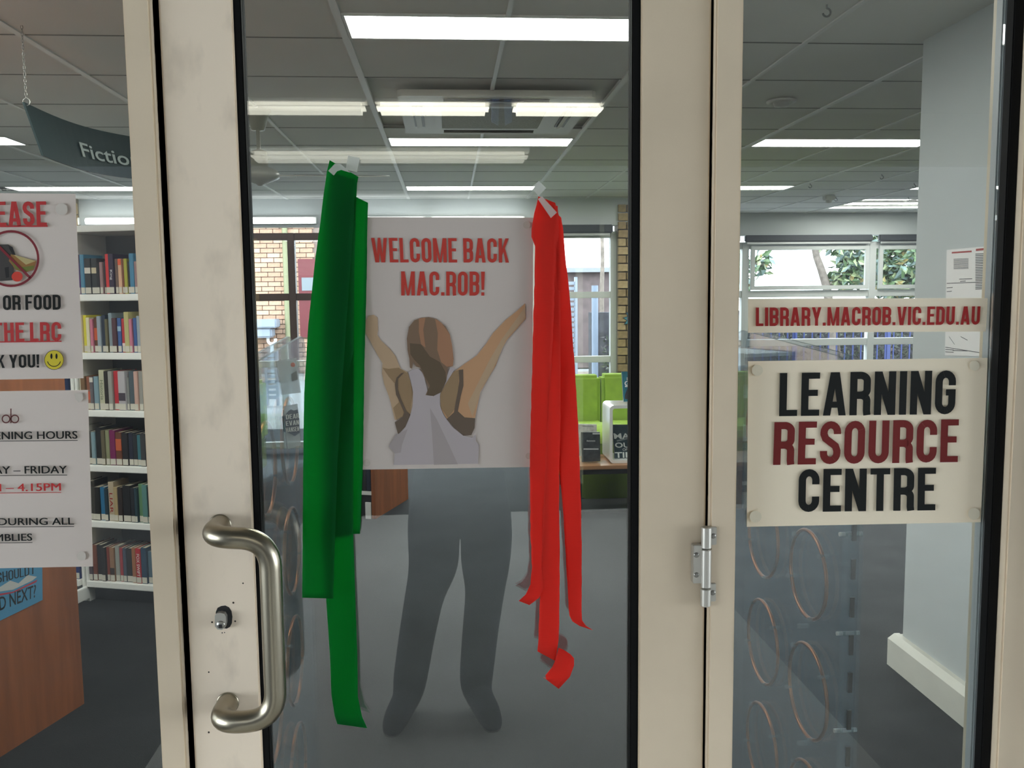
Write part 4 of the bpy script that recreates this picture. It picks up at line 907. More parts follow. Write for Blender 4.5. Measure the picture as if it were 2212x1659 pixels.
gate(-.40, g0.y, g1.y, zt, 'clear acrylic security gate with copper loops behind the door handle', RG)
# notices in film on the left gate
FILM = papermat('clear_film', (.62, .62, .6), .5, alpha=.42)
def ongate(px, py): return PX(px, py, -.40+.0215)
nt_ = [('film_notice', 'see-through film notice with an apple on the left gate', [(598, 780), (640, 773), (650, 848), (610, 853)]), ('film_notice', 'see-through film notice with a dark hand shape and a show title on the left gate', [(613, 878), (643, 872), (650, 962), (622, 970)])]
for i, (n_, lb, c) in enumerate(nt_):
    P = [ongate(*p) for p in c]; t = thing(n_, P[2], lb, 'notice')
    MB().plate(P, (-.0004, 0, 0)).build('film', FILM, t)
    f_ = lambda px, py: ongate(px, py)+Vector((.0008, 0, 0))
    if i == 0:
        MB().face([f_(*p) for p in disc(632, 788, 5, 14)]).build('print_apple', flat('film_apple', (190, 100, 70)), t)
        MB().face([f_(*p) for p in ((628, 808), (640, 801), (643, 820), (630, 824))]).build('print_figure', flat('film_dark', (90, 90, 84)), t)
    else:
        MB().face([f_(*p) for p in ((613, 900), (622, 888), (628, 884), (634, 887), (642, 884), (646, 905), (647, 935), (636, 942), (616, 932))]).build('print_hand', flat('film_navy', (62, 68, 82)), t)
        for s, y in (('DEAR', 895), ('EVAN', 909), ('HANSEN', 923)):
            lay(gothic(s, .13, .4, .08), f_(616, y+1)+Vector((.0004, 0, 0)), f_(645, y-2)+Vector((.0004, 0, 0)), f_(617, y+11)+Vector((.0004, 0, 0)), f_(645, y+8)+Vector((.0004, 0, 0))).build('lettering', flat('film_white', (205, 205, 200)), t)

# ---- evacuation plan on the stub wall
def onstub(px, py, off=0.0): return PX(px, py, STUBX-.002-off)
t = thing('evacuation_plan', onstub(2090, 760), 'laminated evacuation plan on the white wall behind the web address sign', 'notice')
c = [(2045, 540), (2143, 531), (2134, 770), (2041, 768)]
MB().plate([onstub(*p) for p in c], (.0015, 0, 0)).build('sheet', mat('plan_paper', (.76, .76, .76), .25), t)
ln = MB(); rr = random.Random(5)
def seg(a, b, th=.0012): 
    A, B = onstub(*a, .0008), onstub(*b, .0008); ln.face([A+Vector((0, 0, th)), B+Vector((0, 0, th)), B-Vector((0, 0, th)), A-Vector((0, 0, th))])
for i in range(22): y = 549+i*3.6; seg((2107, y), (2107+rr.uniform(18, 33), y-1.2), .0014)
for i in range(9): y = 560+i*2.6; seg((2060, y), (2092, y-1), .0009)
for a, b in (((2045, 612), (2140, 609)), ((2074, 608), (2086, 607)), ((2072, 603), (2100, 602)), ((2100, 612), (2099, 640)), ((2045, 622), (2058, 621)), ((2045, 630), (2056, 629)), ((2042, 750), (2118, 762)), ((2042, 755), (2060, 756)), ((2042, 760), (2060, 761)), ((2118, 764), (2132, 765)), ((2050, 727), (2062, 744)), ((2075, 727), (2090, 735)), ((2058, 757), (2090, 758))): seg(a, b)
ln.build('lettering', flat('plan_ink', (80, 80, 84)), t)
ln = MB(); seg((2056, 546), (2099, 543), .003); seg((2108, 540), (2137, 537), .004); ln.build('heading', flat('plan_red', (170, 80, 76)), t)

# ---- sofa, table, display cube, books by the brick pier
LIME = mat('lime_fabric', (.33, .50, .07), .85, noise=.08, scale=14, bump=.2, bscale=200)
LIMED = mat('dark_lime_fabric', (.14, .22, .025), .85)
sx0, sx1, sy0, sy1 = .86, 2.9, 5.60, 6.45
t = thing('sofa', ((sx0+sx1)/2, sy0, 0), 'lime green upholstered sofa by the window behind the display table', 'sofa')
xm = X0(1297, sy1-.15, 850)
cb(sx0, xm-.005, sy1-.2, sy1, .35, .87, b=.03).build('back_cushion', LIME, t); cb(xm+.005, sx1, sy1-.2, sy1, .35, .875, b=.03).build('back_cushion', LIME, t)
cb(sx0, xm-.005, sy0+.05, sy1-.2, .35, .47, b=.03).build('seat_cushion', LIME, t); cb(xm+.005, sx1, sy0+.05, sy1-.2, .35, .47, b=.03).build('seat_cushion', LIME, t)
cb(sx0+.02, sx1-.02, sy0+.08, sy1-.02, .09, .35, b=.01).build('base', LIMED, t)
for a in (sx0+.06, sx1-.1):
    for b in (sy0+.12, sy1-.1): cb(a, a+.04, b, b+.04, 0, .09).build('leg', BLACK, t)
t = thing('ottoman', (1.35, 5.2, 0), 'round dark green ottoman between the sofa and the display table', 'ottoman')
ox = X0(1310, 5.2, 900)
MB().lathe([(.0, .565), (.17, .56), (.235, .53), (.25, .49), (.235, .45)], (ox, 5.31, 0), 30).build('cushion', LIME, t)
MB().lathe([(.23, .45), (.23, .02), (.21, .0)], (ox, 5.31, 0), 30).build('body', LIMED, t)
TZ = .385; ty0 = PZ(1300, 1006, TZ).y; ty1 = ty0+.45
t = thing('coffee_table', (1.6, (ty0+ty1)/2, 0), 'low wooden display table on a black frame in front of the green sofa', 'table')
tx0 = .80; tx1 = 2.3
cb(tx0, tx1, ty0, ty1, TZ-.028, TZ, b=.003).build('tabletop', mat('table_wood', (.33, .17, .085), .35, noise=.12, scale=4, stretch=(.6, 6, 6)), t)
for a in (X0(1253, ty0, 1050)-.02, tx1-.06):
    for b in (ty0+.02, ty1-.06): cb(a, a+.035, b, b+.035, 0, TZ-.028).build('leg', BLACK, t)
f = MB(); f.box(tx0+.02, tx1-.02, ty0+.02, ty0+.05, TZ-.065, TZ-.028); f.box(tx0+.02, tx1-.02, ty1-.05, ty1-.02, TZ-.065, TZ-.028); f.build('apron', BLACK, t)
cb(tx0+.05, tx1-.04, ty0+.03, ty1-.05, .03, .055).build('shadow_sheet', BLACK, t)  # black sheet painted in as the shadow under the table
cf = ty0+.07; cx0 = X0(1317, cf, 940); cz1 = PY(1330, 876, cf).z
cw = .52; cbk = cf+.30
t = thing('display_cube', (cx0+cw/2, (cf+cbk)/2, TZ), 'glossy white open cube on the wooden table holding a book', 'display cube')
def rrect(x0, x1, z0, z1, r, n=5): return [(cx+r*math.cos(math.radians(a+i*90/n)), cz+r*math.sin(math.radians(a+i*90/n))) for (cx, cz, a) in ((x1-r, z1-r, 0), (x0+r, z1-r, 90), (x0+r, z0+r, 180), (x1-r, z0+r, 270)) for i in range(n+1)]
A = rrect(cx0, cx0+cw, TZ+.001, cz1, .03); B = rrect(cx0+.022, cx0+cw-.022, TZ+.023, cz1-.022, .016); n = len(A)
mb = MB(); V = [(a, cf, b) for a, b in A]+[(a, cf, b) for a, b in B]+[(a, cbk, b) for a, b in A]+[(a, cbk, b) for a, b in B]
F = []
for i in range(n):
    j = (i+1) % n; F += [(i, j, n+j, n+i), (2*n+i, 3*n+i, 3*n+j, 2*n+j), (i, 2*n+i, 2*n+j, j), (n+i, n+j, 3*n+j, 3*n+i)]
mb.add(V, F); mb.build('shell', mat('gloss_white', (.70, .70, .68), .15, coat=.3), t)
def cover_book(name, c, Y, th, rgb, label, texts, extra=()):
    """front-facing book; c = TL TR BR BL px on plane Y"""
    P = [PY(p[0], p[1], Y) for p in c]; t = thing(name, ((P[2]+P[3])/2), label, 'book', 'display books by the sofa')
    MB().plate(P, (0, .003, 0)).plate([p+Vector((0, th, 0)) for p in P], (0, .003, 0)).build('cover', mat('dcover_%d_%d_%d' % rgb, srgb(*rgb), .25, noise=.25, scale=25), t)
    MB().plate([p*.985+sum(P, Vector())/4*.015+Vector((0, .003, 0)) for p in P], (0, th-.003, 0)).build('pages', PAGES, t)
    for (poly, col) in extra: MB().face(pxpoly(poly, Y-.0012)).build('print', flat('pr_%d_%d_%d' % col, col), t)
    for (s, cc, col, bold) in texts: pxlay(fonttext(s, bold), cc, Y-.0018).build('lettering', flat('tx_%d_%d_%d' % col, col), t)
    return t
Yb = cf+.07
cover_book('display_book', ((1343, 803), (1385, 803), (1387, 866), (1347, 868)), cf+.12, .02, (40, 104, 122), 'teal book with large white letters standing on the white cube', [('LE', ((1354, 815), (1366, 815), (1354, 821.5), (1366, 821.5)), (220, 226, 226), .0), ('GO', ((1349, 823), (1371, 823), (1349, 833), (1371, 833)), (226, 230, 230), .03)], [([(1350, 833), (1372, 833), (1372, 836), (1350, 836)], (215, 220, 220)), ([(1353, 845), (1356, 838), (1366, 836), (1380, 838), (1380, 862), (1350, 862), (1350, 853)], (44, 44, 50))])
cover_book('display_book', ((1322.5, 918), (1392, 918), (1392, 990), (1328, 992)), Yb, .022, (44, 62, 70), 'dark book reading Man Out of Time inside the white cube', [('MAN', ((1325, 936), (1377, 936), (1327, 948), (1378, 948)), (205, 210, 208), .02), ('OUT', ((1328, 956), (1374, 956), (1329, 967), (1375, 967)), (205, 210, 208), .02), ('OF', ((1345, 968.5), (1355, 968.5), (1345, 974), (1355, 974)), (205, 210, 208), .0), ('TIME', ((1328, 977), (1382, 976), (1329, 989), (1382, 988)), (215, 220, 218), .02)], [([(1332, 951), (1362, 944), (1362, 947), (1333, 954)], (120, 128, 130))])
cover_book('display_sheet', ((1248, 916), (1289, 917), (1289, 984), (1252, 985)), ty0+.26, .01, (196, 196, 190), 'white booklet leaning behind the dark grey book on the table', [], [([(1258, 920), (1282, 920), (1282, 921), (1258, 921)], (120, 120, 118)), ([(1260, 932), (1274, 932), (1274, 933), (1260, 933)], (110, 110, 108))])
cover_book('display_book', ((1255, 933.5), (1296, 933.5), (1297, 996), (1257, 998)), ty0+.10, .02, (66, 70, 74), 'dark grey book reading Axiomatic standing on the wooden table', [('Axiomatic', ((1267, 950), (1286, 950), (1267, 954), (1286, 954)), (215, 215, 215), .0)], [([(1260.5, 968.5), (1293, 968.5), (1293, 971.5), (1260.5, 971.5)], (176, 178, 180)), ([(1280, 935), (1296, 935), (1296, 938.5), (1280, 938.5)], (180, 182, 182))])
# starburst on the pier
sc_ = PY(1366, 690, YB-.035); 
t = thing('starburst', (sc_.x, YB-.04, sc_.z), 'blue and red paper starburst stuck on the brick pier', 'decoration')
def star(r0, r1, n, Y): return [(sc_.x+(r1 if i % 2 else r0)*math.sin(math.pi*i/n), Y, sc_.z+(r1 if i % 2 else r0)*math.cos(math.pi*i/n)) for i in range(2*n)]
MB().plate(star(.105, .062, 9, YB-.037), (0, .002, 0)).build('outline', flat('star_navy', (44, 60, 76)), t)
MB().plate(star(.09, .054, 9, YB-.0395), (0, .002, 0)).build('star', flat('star_blue', (74, 138, 158)), t); MB().plate(star(.062, .036, 9, YB-.042), (0, .002, 0)).build('star_centre', flat('star_red', (178, 62, 70)), t)

# ================================================================ OUTSIDE, BEYOND THE WINDOWS
GY = -.03
tag(bx(-40, 40, YB+.2, 60, GY-.1, GY-.02).build('ground', mat('ground_grey', (.22, .22, .225), .9, noise=.1, scale=1.2)), kind='structure')
# lawn strip, paving
tag(bx(-14, -1.0, 8.9, 10.9, GY-.02, GY+.015).build('lawn_soil', mat('lawn', (.05, .11, .018), .9, noise=.4, scale=9, bump=.6)), kind='structure')
rg_ = random.Random(11); mb = MB()
for i in range(2600):
    x, y = rg_.uniform(-5.2, -1.6), rg_.uniform(8.95, 10.85); h_ = rg_.uniform(.03, .08); a = rg_.uniform(0, 6.28); dx, dy = .006*math.cos(a), .006*math.sin(a)
    mb.add([(x-dx, y-dy, GY), (x+dx, y+dy, GY), (x+rg_.uniform(-.03, .03), y+rg_.uniform(-.03, .03), GY+h_)], [(0, 1, 2)])
tag(mb.build('grass', mat('grass_blade', (.06, .14, .02), .7)), 'short green grass beyond the brown framed window', 'grass', kind='stuff')
pv = thing('paving', (-2.6, 8.2, GY), kind='structure'); PVM = [mat('paver_tan', (.17, .14, .105), .9, noise=.1, scale=12), mat('paver_buff', (.20, .17, .13), .9, noise=.1, scale=12), mat('paver_dark', (.06, .06, .06), .9, noise=.1, scale=12)]
pme = [cb(-.146, .146, -.071, .071, -.03, .0, b=.006).build('paver', m, pv, local=True) for m in PVM]; used = [0, 0, 0]
for j in range(8):
    for i in range(13):
        r = rg_.random(); k_ = 2 if r < .08 else (0 if r < .55 else 1)
        o = pme[k_] if not used[k_] else cp(pme[k_], pv); used[k_] = 1
        o.location = (-1.95+i*.30+(.15 if j % 2 else 0), -.46+j*.15, .02)
# brick building opposite with its trough, downpipe and red case
BWM = [mat('ext_brick_a', (.42, .26, .18), .9, noise=.12, scale=20), mat('ext_brick_b', (.48, .31, .22), .9, noise=.12, scale=20), mat('ext_brick_c', (.37, .22, .15), .9, noise=.12, scale=20)]
EY = 16.0
bd = thing('brick_building', (-5, EY, GY), 'orange brick building across the path outside the brown framed window', 'building')
bx(-14, -1.9, EY, EY+5, GY, 3.3).build('wall', mat('ext_mortar', (.20, .15, .13), .9), bd)
brickwall(bd, -4.45, -2.55, EY-.04, GY+.02, 3.3, BWM, L=.25, H=.092, th=.05, seed=8)
bx(-14, -1.7, EY-.45, EY+5, 3.3, 3.5).build('eaves', mat('eaves_white', (.8, .8, .8), .6), bd)
bx(-14, -4.46, EY-.03, EY, GY, 3.3).build('plain_wall', BWM[0], bd)
dp_x = X0(628, EY-.1, 560)
MB().tube([(dp_x-.1, EY-.09, GY), (dp_x-.1, EY-.09, 3.3)], .055, 14).build('downpipe', mat('pipe_olive', (.20, .20, .11), .6), bd)
rp = bx(X0(648, EY, 640), -2.2, EY-.12, EY-.03, PY(660, 728, EY).z, PY(660, 560, EY).z).build('red_case', mat('case_red', (.11, .012, .016), .5), bd)
bx(X0(655, EY, 640), -2.3, EY-.13, EY-.121, PY(660, 628, EY).z, PY(660, 600, EY).z).build('case_window', mat('case_grey', (.18, .2, .22), .2), rp)
bx(X0(650, EY, 640), -2.2, EY-.14, EY-.121, PY(660, 648, EY).z, PY(660, 636, EY).z).build('case_rail', WHITE, rp)
a, b = PY(553, 690, EY-.4), PY(599, 718, EY-.4)
tr = thing('wash_trough', ((a.x+b.x)/2, EY-.25, b.z), 'pale wash trough with a curved waste pipe on the brick wall', 'trough')
TRM = mat('trough_pale', (.24, .27, .33), .4); 
cb(a.x-.6, b.x, EY-.5, EY-.06, b.z+.09, a.z, b=.02).build('bowl', TRM, tr); cb(a.x-.6, b.x-.1, EY-.45, EY-.06, b.z-.1, b.z+.09, b=.03).build('apron', TRM, tr)
pc = PY(587, 735, EY-.3); MB().tube([(pc.x-.07, EY-.3, b.z-.02)]+[(pc.x-.07*math.cos(q*.3142), EY-.3, pc.z-.07*math.sin(q*.3142)) for q in range(11)]+[(pc.x+.07, EY-.3, pc.z+.03)], .03, 10).build('trap', WHITE, tr)
MB().tube([(pc.x, EY-.3, pc.z-.09), (pc.x, EY-.3, GY)], .035, 10).build('waste_pipe', WHITE, tr)
# buildings seen through the narrow window
st = thing('brick_store', (2.4, 19, GY), 'blurred brick outbuilding behind the narrow window', 'building')
bx(1.2, 6.5, 18, 21, GY, 2.1).build('wall', mat('store_brick', (.11, .08, .08), .9, noise=.25, scale=6), st)
bx(1.1, 6.6, 17.8, 21, 2.1, 2.2).build('roof', mat('store_roof', (.2, .21, .23), .5), st)
MB().tube([(X0(1285, 13, 700), 13, GY), (X0(1285, 13, 700), 13, 1.75)], .055, 12).build('post', mat('post_blue_grey', (.16, .19, .25), .5), st)
sh = thing('louvre_screen', (X0(1238, 12, 700), 12, GY), 'pale louvred screen just outside the narrow window', 'screen')
for i in range(22): cb(X0(1222, 12, 700), X0(1245, 12, 700), 11.97, 12.03, GY+.1+i*.08, GY+.15+i*.08).build('slat', mat('slat_blue', (.24, .27, .33), .5), sh)
for q in (1222, 1244): cb(X0(q, 12, 700)-.02, X0(q, 12, 700)+.02, 11.95, 12.05, GY, GY+1.9).build('post', mat('slat_blue', (.24, .27, .33), .5), sh)
# trees with large leaves, blue fence, shrubs
LEAF = [mat('leaf_green', (.085, .135, .06), .45, spec=.5), mat('leaf_light', (.20, .23, .12), .45, spec=.5), mat('leaf_blue', (.11, .155, .14), .4, spec=.6), mat('leaf_yellow', (.26, .20, .07), .5)]
BARK = mat('bark', (.17, .135, .115), .9, noise=.3, scale=14, bump=.6)
def leaves(mb, c, rad, n, L, rr):
    for i in range(n):
        while True:
            d = Vector((rr.uniform(-1, 1), rr.uniform(-1, 1), rr.uniform(-1, 1)))
            if d.length < 1: break
        p = Vector(c)+Vector((d.x*rad[0], d.y*rad[1], d.z*rad[2]))
        u = Vector((rr.gauss(0, 1), rr.gauss(0, 1), rr.gauss(-.3, .7))).normalized(); v = u.cross(Vector((rr.gauss(0, 1), rr.gauss(0, 1), rr.gauss(0, 1)))).normalized(); wn = u.cross(v)
        l = L*rr.uniform(.6, 1.2); wd = l*.24
        mb.cur = rr.choices((0, 1, 2, 3), (5, 3, 4, 1))[0]
        mb.add([p, p+u*l*.45+v*wd+wn*l*.06, p+u*l-wn*l*.05, p+u*l*.45-v*wd+wn*l*.06], [(0, 1, 2), (0, 2, 3)])
    mb.cur = 0
def tree(label, base, trunk, clusters, L, seed, r0=.1):
    rr = random.Random(seed); t = thing('fig_tree', base, label, 'tree', 'trees outside the bay window')
    MB().tube(trunk[0], [r0*(1-.5*i/len(trunk[0])) for i in range(len(trunk[0]))], 10).build('trunk', BARK, t)
    for br in trunk[1:]: MB().tube(br, [r0*.55*(1-.6*i/len(br)) for i in range(len(br))], 8).build('branch', BARK, t)
    mb = MB()
    for c, rad, n in clusters: leaves(mb, c, rad, n, L, rr)
    tag(mb.build('foliage', LEAF, t), kind='stuff'); return t
TY = 13.2
def tp(px, py, dy=0): return PY(px, py, TY+dy)
b0 = tp(1795, 640); base = Vector((b0.x+.05, TY, GY))
tree('large leaved tree with a pale leaning trunk in the middle of the bay window', base, [[base, base+Vector((0, 0, 1.0)), tp(1786, 622), tp(1775, 585), tp(1764, 555), tp(1757, 520), tp(1750, 440)], [tp(1786, 622), tp(1830, 590, .2), tp(1880, 560, .3), tp(1960, 540, .3)]],
     [(tp(1862, 560), (.46, .5, .34), 460), (tp(1825, 600), (.25, .4, .22), 170), (tp(1900, 600), (.3, .4, .22), 220), (tp(1800, 530), (.18, .3, .08), 50), (tp(1870, 520), (.4, .4, .14), 160)], .20, 3, .085)
b1 = tp(1990, 640, -.4)
base = Vector((b1.x+.6, TY-.4, GY)); tree('dense large leaved tree filling the right end of the bay window', base, [[base, base+Vector((-.1, 0, 1.2)), tp(2010, 560, -.3), tp(1985, 500, -.3), tp(1960, 440, -.2)], [tp(2010, 560, -.3), tp(1950, 530, -.3), tp(1930, 500, 0)]],
     [(tp(1985, 570, -.5), (.62, .5, .5), 900), (tp(1950, 620, -.5), (.5, .4, .2), 260), (tp(2020, 500, -.4), (.5, .4, .4), 420)], .22, 4, .14)
b2 = tp(1560, 640)
base = Vector((b2.x-.3, TY, GY)); tree('large leaved tree at the left edge of the bay window, partly behind the frame', base, [[base, base+Vector((0, 0, 1.2)), tp(1560, 560), tp(1580, 480)], [tp(1560, 580), tp(1620, 575), tp(1650, 570)]],
     [(tp(1648, 568), (.14, .3, .2), 60), (tp(1590, 590), (.22, .4, .45), 320), (tp(1570, 700), (.3, .4, .4), 160)], .20, 6, .10)
base = Vector((X0(1300, 15, 560), 15, GY)); tree('bare pale trunk standing outside the narrow window', base, [[base, base+Vector((0, 0, 1)), PY(1300, 620, 15), PY(1302, 560, 15), PY(1300, 500, 15), PY(1296, 420, 15)]], [(PY(1160, 580, 15), (.25, .3, .5), 90)], .2, 8, .05)
FEN = mat('fence_blue', (.018, .03, .13), .6)
fe = thing('pool_fence', (6, 12.2, GY), 'blue metal picket fence outside the bay window', 'fence')
fz = PY(1750, 676, 12.2).z
for z in (fz, .18): cb(2.8, 9.5, 12.19, 12.22, z-.02, z+.02).build('rail', FEN, fe)
pk = cb(-.009, .009, -.009, .009, 0, fz+.05-GY, b=.002).build('picket', FEN, fe, local=True); x = 2.85; fst = True
while x < 9.4:
    o = pk if fst else cp(pk, fe); fst = False; o.location = Vector((x, 12.17, GY))-Vector(fe.location); x += .135
for x in (4.0, 5.55, 7.1, 8.7): cb(x-.03, x+.03, 12.18, 12.24, GY, fz+.1).build('post', FEN, fe)
rr = random.Random(31); mb = MB()
tag(bx(2.6, 10, 12.6, 16.5, GY-.02, GY+.05).build('garden_bed', mat('mulch', (.14, .11, .09), .95, noise=.4, scale=12)), kind='structure')
gw = tag(bx(2.6, 10.5, 14.3, 14.6, GY, 1.28).build('dark_backdrop', mat('backdrop_dark', (.035, .033, .04), .95, noise=.5, scale=9, bump=.8), loc=(6.5, 14.45, GY)), 'dark rough backdrop added behind the blue fence', 'wall')  # solid backdrop added to darken the view behind the fence
HM = [mat('hedge_a', (.03, .042, .022), .7), mat('hedge_b', (.06, .062, .04), .7), mat('hedge_c', (.04, .034, .035), .8), mat('hedge_d', (.09, .09, .075), .7)]
for i in range(7):
    x = 3.1+i*.95; t = thing('hedge_shrub', (x, 13.6, GY), 'low dark shrub behind the blue fence, %s from the left' % ORD[i], 'shrub', 'shrubs behind the blue fence')
    mb = MB(); leaves(mb, (x, 13.6, .6), (.46, .35, .58), 420, .10, rr); tag(mb.build('foliage', HM, t), kind='stuff')
    MB().tube([(x, 13.6, GY), (x+.05, 13.6, .5), (x-.05, 13.6, .9)], [.04, .03, .015], 7).build('stem', BARK, t)

# ================================================================ THE ENTRY BEHIND THE CAMERA (seen in the glass)
for i, (x0, x1, y, z, s) in enumerate(((-1.55, -.40, -3.25, 2.60, .5), (-.36, .25, -3.25, 2.60, 1.0), (.36, .86, -3.25, 2.60, 1.0), (-1.05, .47, -3.42, 2.375, .25))):
    t = thing('tube_light', ((x0+x1)/2, y, z), 'tube light of the entry mirrored in the door glass, ' + ('dimmer one at left', 'bright one in the middle', 'bright short one at right', 'long low one behind the others')[i], 'light', 'tube lights of the entry')
    cb(x0, x1, y-.05, y+.05, z-.0, z+.02).build('housing', WHITE, t)
    cb(x0+.01, x1-.01, y-.07, y+.07, z-.05, z-.001, b=.02).build('diffuser', emat('entry_tube_%d' % i, (1, .95, .78), L_TUBE*s), t)
t = thing('ceiling_bracket', (.305, -3.2, 2.62), 'blue forked bracket between the mirrored tube lights', 'bracket')
for s in (-1, 1): MB().plate([(.305+s*.012, -3.18, 2.62), (.305+s*.05, -3.18, 2.62), (.305+s*.055, -3.18, 2.50), (.305+s*.018, -3.18, 2.48)], (0, -.02, 0)).build('prong', mat('bracket_blue', (.40, .52, .80), .5), t)
# pale pin-up boards on the dark wall
for i, (x, w_, z0, z1, c) in enumerate(((.955, .05, .2, 2.0, (150, 150, 132)), (1.12, .03, .5, 2.1, (110, 110, 98)), (-1.35, .06, .9, 2.0, (150, 130, 90)))):
    tag(cb(x-w_/2, x+w_/2, -4.80, -4.77, z0, z1).build('wall_board', flat('board_%d' % i, c)), 'narrow pale board on the dark entry wall, ' + ('middle one', 'right one', 'yellowish left one')[i], 'board', 'pale boards on the entry wall')

# ---- photographer, mirrored in the door glass
def skinbody(name, chains, parent, mats, matfn, sub=2):
    vs = []; es = []; rad = []; idx = {}
    def vid(k_, p, r):
        if k_ in idx: return idx[k_]
        idx[k_] = len(vs); vs.append(p); rad.append(r); return idx[k_]
    for ch in chains:
        ids = [vid(*c) for c in ch]
        for a, b in zip(ids[:-1], ids[1:]): es.append((a, b))
    me = bpy.data.meshes.new(name); me.from_pydata([Vector(p) for p in vs], es, [])
    o = bpy.data.objects.new(name, me); COL.objects.link(o)
    md = o.modifiers.new('skin', 'SKIN'); md.use_smooth_shade = True
    sv = me.skin_vertices[0].data
    for i, r in enumerate(rad): sv[i].radius = r if isinstance(r, tuple) else (r, r)
    for i in range(len(rad)): sv[i].use_root = (i == 0)
    o.modifiers.new('sub', 'SUBSURF').levels = sub; o.modifiers['sub'].render_levels = sub
    dg = bpy.context.evaluated_depsgraph_get(); m2 = bpy.data.meshes.new_from_object(o.evaluated_get(dg))
    o.modifiers.clear(); o.data = m2; bpy.data.meshes.remove(me)
    m2.materials.clear()
    for m in mats: m2.materials.append(m)
    for p in m2.polygons: p.material_index = matfn(Vector(p.center), p); p.use_smooth = True
    if parent is not None:
        l = wloc(parent); m2.transform(Matrix.Translation(-Vector(l))); o.parent = parent
    return o
py0 = -1.76
per = thing('person', (0, py0, 0), 'person in dark trousers and shoes holding up a phone, mirrored in the glass', 'person')
SKIN = mat('skin', (.50, .31, .22), .55); DEN = mat('dark_trousers', (.022, .026, .034), .85); JKT = mat('dark_jumper', (.03, .032, .04), .85); SHOE = mat('dark_shoe', (.018, .018, .02), .7); HAIR = mat('brown_hair', (.05, .03, .02), .7)
hx = .035
# hands meet the phone edges below and beside the lens
ph = Vector((-.05, CAM.y-.028, CAM.z-.012))
HL = ph+Vector((-.082, -.012, -.05)); HR_ = ph+Vector((.082, -.012, -.05))
ch = [
 [('pel', (hx, py0, .90), (.165, .115)), ('waist', (hx, py0-.01, 1.05), (.15, .105)), ('chest', (hx, py0-.02, 1.25), (.175, .115)), ('sho', (hx, py0-.03, 1.40), (.15, .09)), ('neck', (hx, py0-.02, 1.50), .055), ('head0', (hx, py0-.01, 1.58), (.072, .085)), ('head1', (hx, py0-.01, 1.67), (.078, .095)), ('head2', (hx, py0-.015, 1.74), (.055, .07))],
]
for s, fx_, kx in ((-1, -.17, -.10), (1, .085, .13)):
    ch.append([('pel', (0, 0, 0), 0), ('hip%d' % s, (hx+s*.105, py0, .74), (.118, .12)), ('th%d' % s, (hx+s*.095, py0+.005, .56), .108), ('kn%d' % s, (kx, py0+.02, .47), (.078, .082)), ('ca%d' % s, (fx_*.55+kx*.45, py0+.02, .28), (.070, .075)), ('cu%d' % s, (fx_, py0+.05, .10), (.066, .070)), ('he%d' % s, (fx_+s*.008, py0+.06, .058), (.066, .058)), ('ba%d' % s, (fx_+s*.04, py0+.19, .05), (.085, .05)), ('to%d' % s, (fx_+s*.055, py0+.27, .042), (.074, .042))])
for s, H in ((-1, HL), (1, HR_)):
    ch.append([('sho', (0, 0, 0), 0), ('sh%d' % s, (hx+s*.19, py0-.03, 1.38), .062), ('el%d' % s, (hx+s*.25, py0+.05, 1.16), .048), ('fa%d' % s, (H.x+s*.08, py0+.15, 1.36), .038), ('wr%d' % s, tuple(H+Vector((s*.012, -.035, -.075))), .027), ('pa%d' % s, tuple(H+Vector((s*.006, -.018, -.02))), (.030, .018))])
def pm(c, p):
    if c.z < .085: return 3
    if c.z < .93 and c.y < py0+.16: return 1
    if c.y > py0+.19 and c.z > 1.2: return 0
    if c.z > 1.475: return 0
    return 2
skinbody('body', ch, per, [SKIN, DEN, JKT, SHOE], pm)
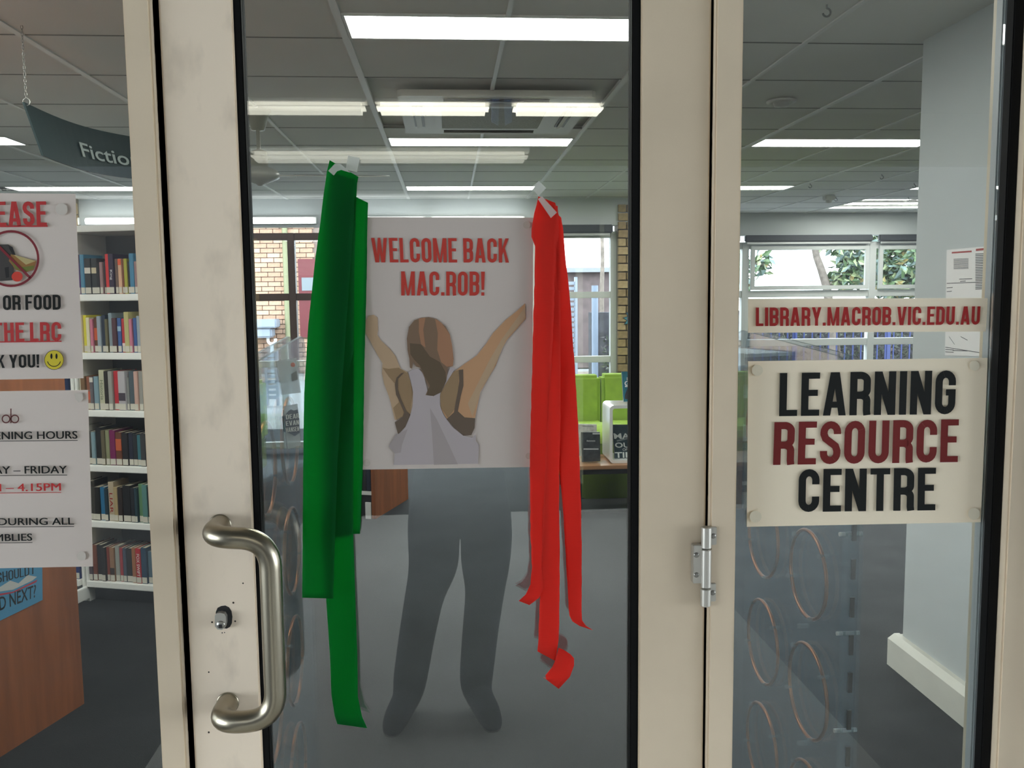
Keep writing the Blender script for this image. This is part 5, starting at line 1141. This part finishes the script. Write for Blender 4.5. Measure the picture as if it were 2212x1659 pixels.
# fingers curl round the phone, thumbs on its back
for s, H in ((-1, HL), (1, HR_)):
    for i, (dz, ln_) in enumerate(((.045, .05), (.026, .056), (.007, .054), (-.011, .045))):
        p0 = H+Vector((s*.010, -.012, dz-.03)); skinbody('finger', [[('a', tuple(p0), .010), ('b', tuple(p0+Vector((s*.002, ln_*.45, .004))), .0095), ('c', tuple(ph+Vector((s*.068, .0085, dz-.065))), .0085), ('d', tuple(ph+Vector((s*(.052), .0105, dz-.063))), .0075)]], per, [SKIN], lambda c, p: 0, 1)
    p0 = H+Vector((-s*.002, -.02, -.03)); skinbody('thumb', [[('a', tuple(p0), .012), ('b', tuple(p0+Vector((-s*.022, -.008, .018))), .0105), ('c', tuple(p0+Vector((-s*.042, -.0, .030))), .0085)]], per, [SKIN], lambda c, p: 0, 1)
# face and hair
hc_ = Vector((hx, py0-.01, 1.655))
mb = MB(); mb.lathe([(.0, .135), (.05, .125), (.083, .09), (.095, .04), (.092, -.02), (.075, -.06)], (hc_.x, hc_.y-.018, hc_.z), 20); mb.build('hair', HAIR, per)
for s in (-1, 1):
    MB().lathe([(.0, .012), (.009, .008), (.012, 0), (.009, -.008), (0, -.012)], (hc_.x+s*.031, hc_.y+.082, hc_.z-.01), 12, 'y').build('eye', mat('eye_white', (.7, .7, .68), .3), per)
    MB().lathe([(.0, .01), (.018, .006), (.026, 0), (.018, -.006), (0, -.01)], (hc_.x+s*.085, hc_.y-.005, hc_.z-.02), 12, 'x').build('ear', SKIN, per)
MB().tube([hc_+Vector((0, .085, .0)), hc_+Vector((0, .108, -.035)), hc_+Vector((0, .09, -.042))], [.009, .014, .008], 8).build('nose', SKIN, per)
MB().tube([hc_+Vector((-.024, .082, -.068)), hc_+Vector((0, .094, -.07)), hc_+Vector((.024, .082, -.068))], [.004, .007, .004], 8).build('mouth', mat('lips', (.36, .14, .12), .5), per)
for s, fx_ in ((-1, -.17), (1, .085)):
    MB().tube([(fx_-.02, py0+.13, .11), (fx_-.035, py0+.14, .125), (fx_-.01, py0+.15, .112), (fx_+.02, py0+.14, .13), (fx_+.008, py0+.13, .11)], .003, 6).build('shoelace', SHOE, per)
t = thing('phone', ph+Vector((0, 0, -.07)), 'dark smartphone held up in both hands of the mirrored person', 'phone')
cb(ph.x-.068, ph.x+.068, ph.y-.004, ph.y+.004, ph.z-.035, ph.z+.035, b=.003).build('case', mat('phone_dark', (.02, .02, .022), .3), t)
bx(ph.x-.06, ph.x+.06, ph.y-.0046, ph.y-.0041, ph.z-.03, ph.z+.03).build('screen', mat('phone_screen', (.01, .01, .012), .1), t)
MB().lathe([(.006, .004), (.006, .0062), (.0045, .0065)], (ph.x+.05, ph.y, ph.z+.012), 16, 'y').build('lens', BLACK, t)
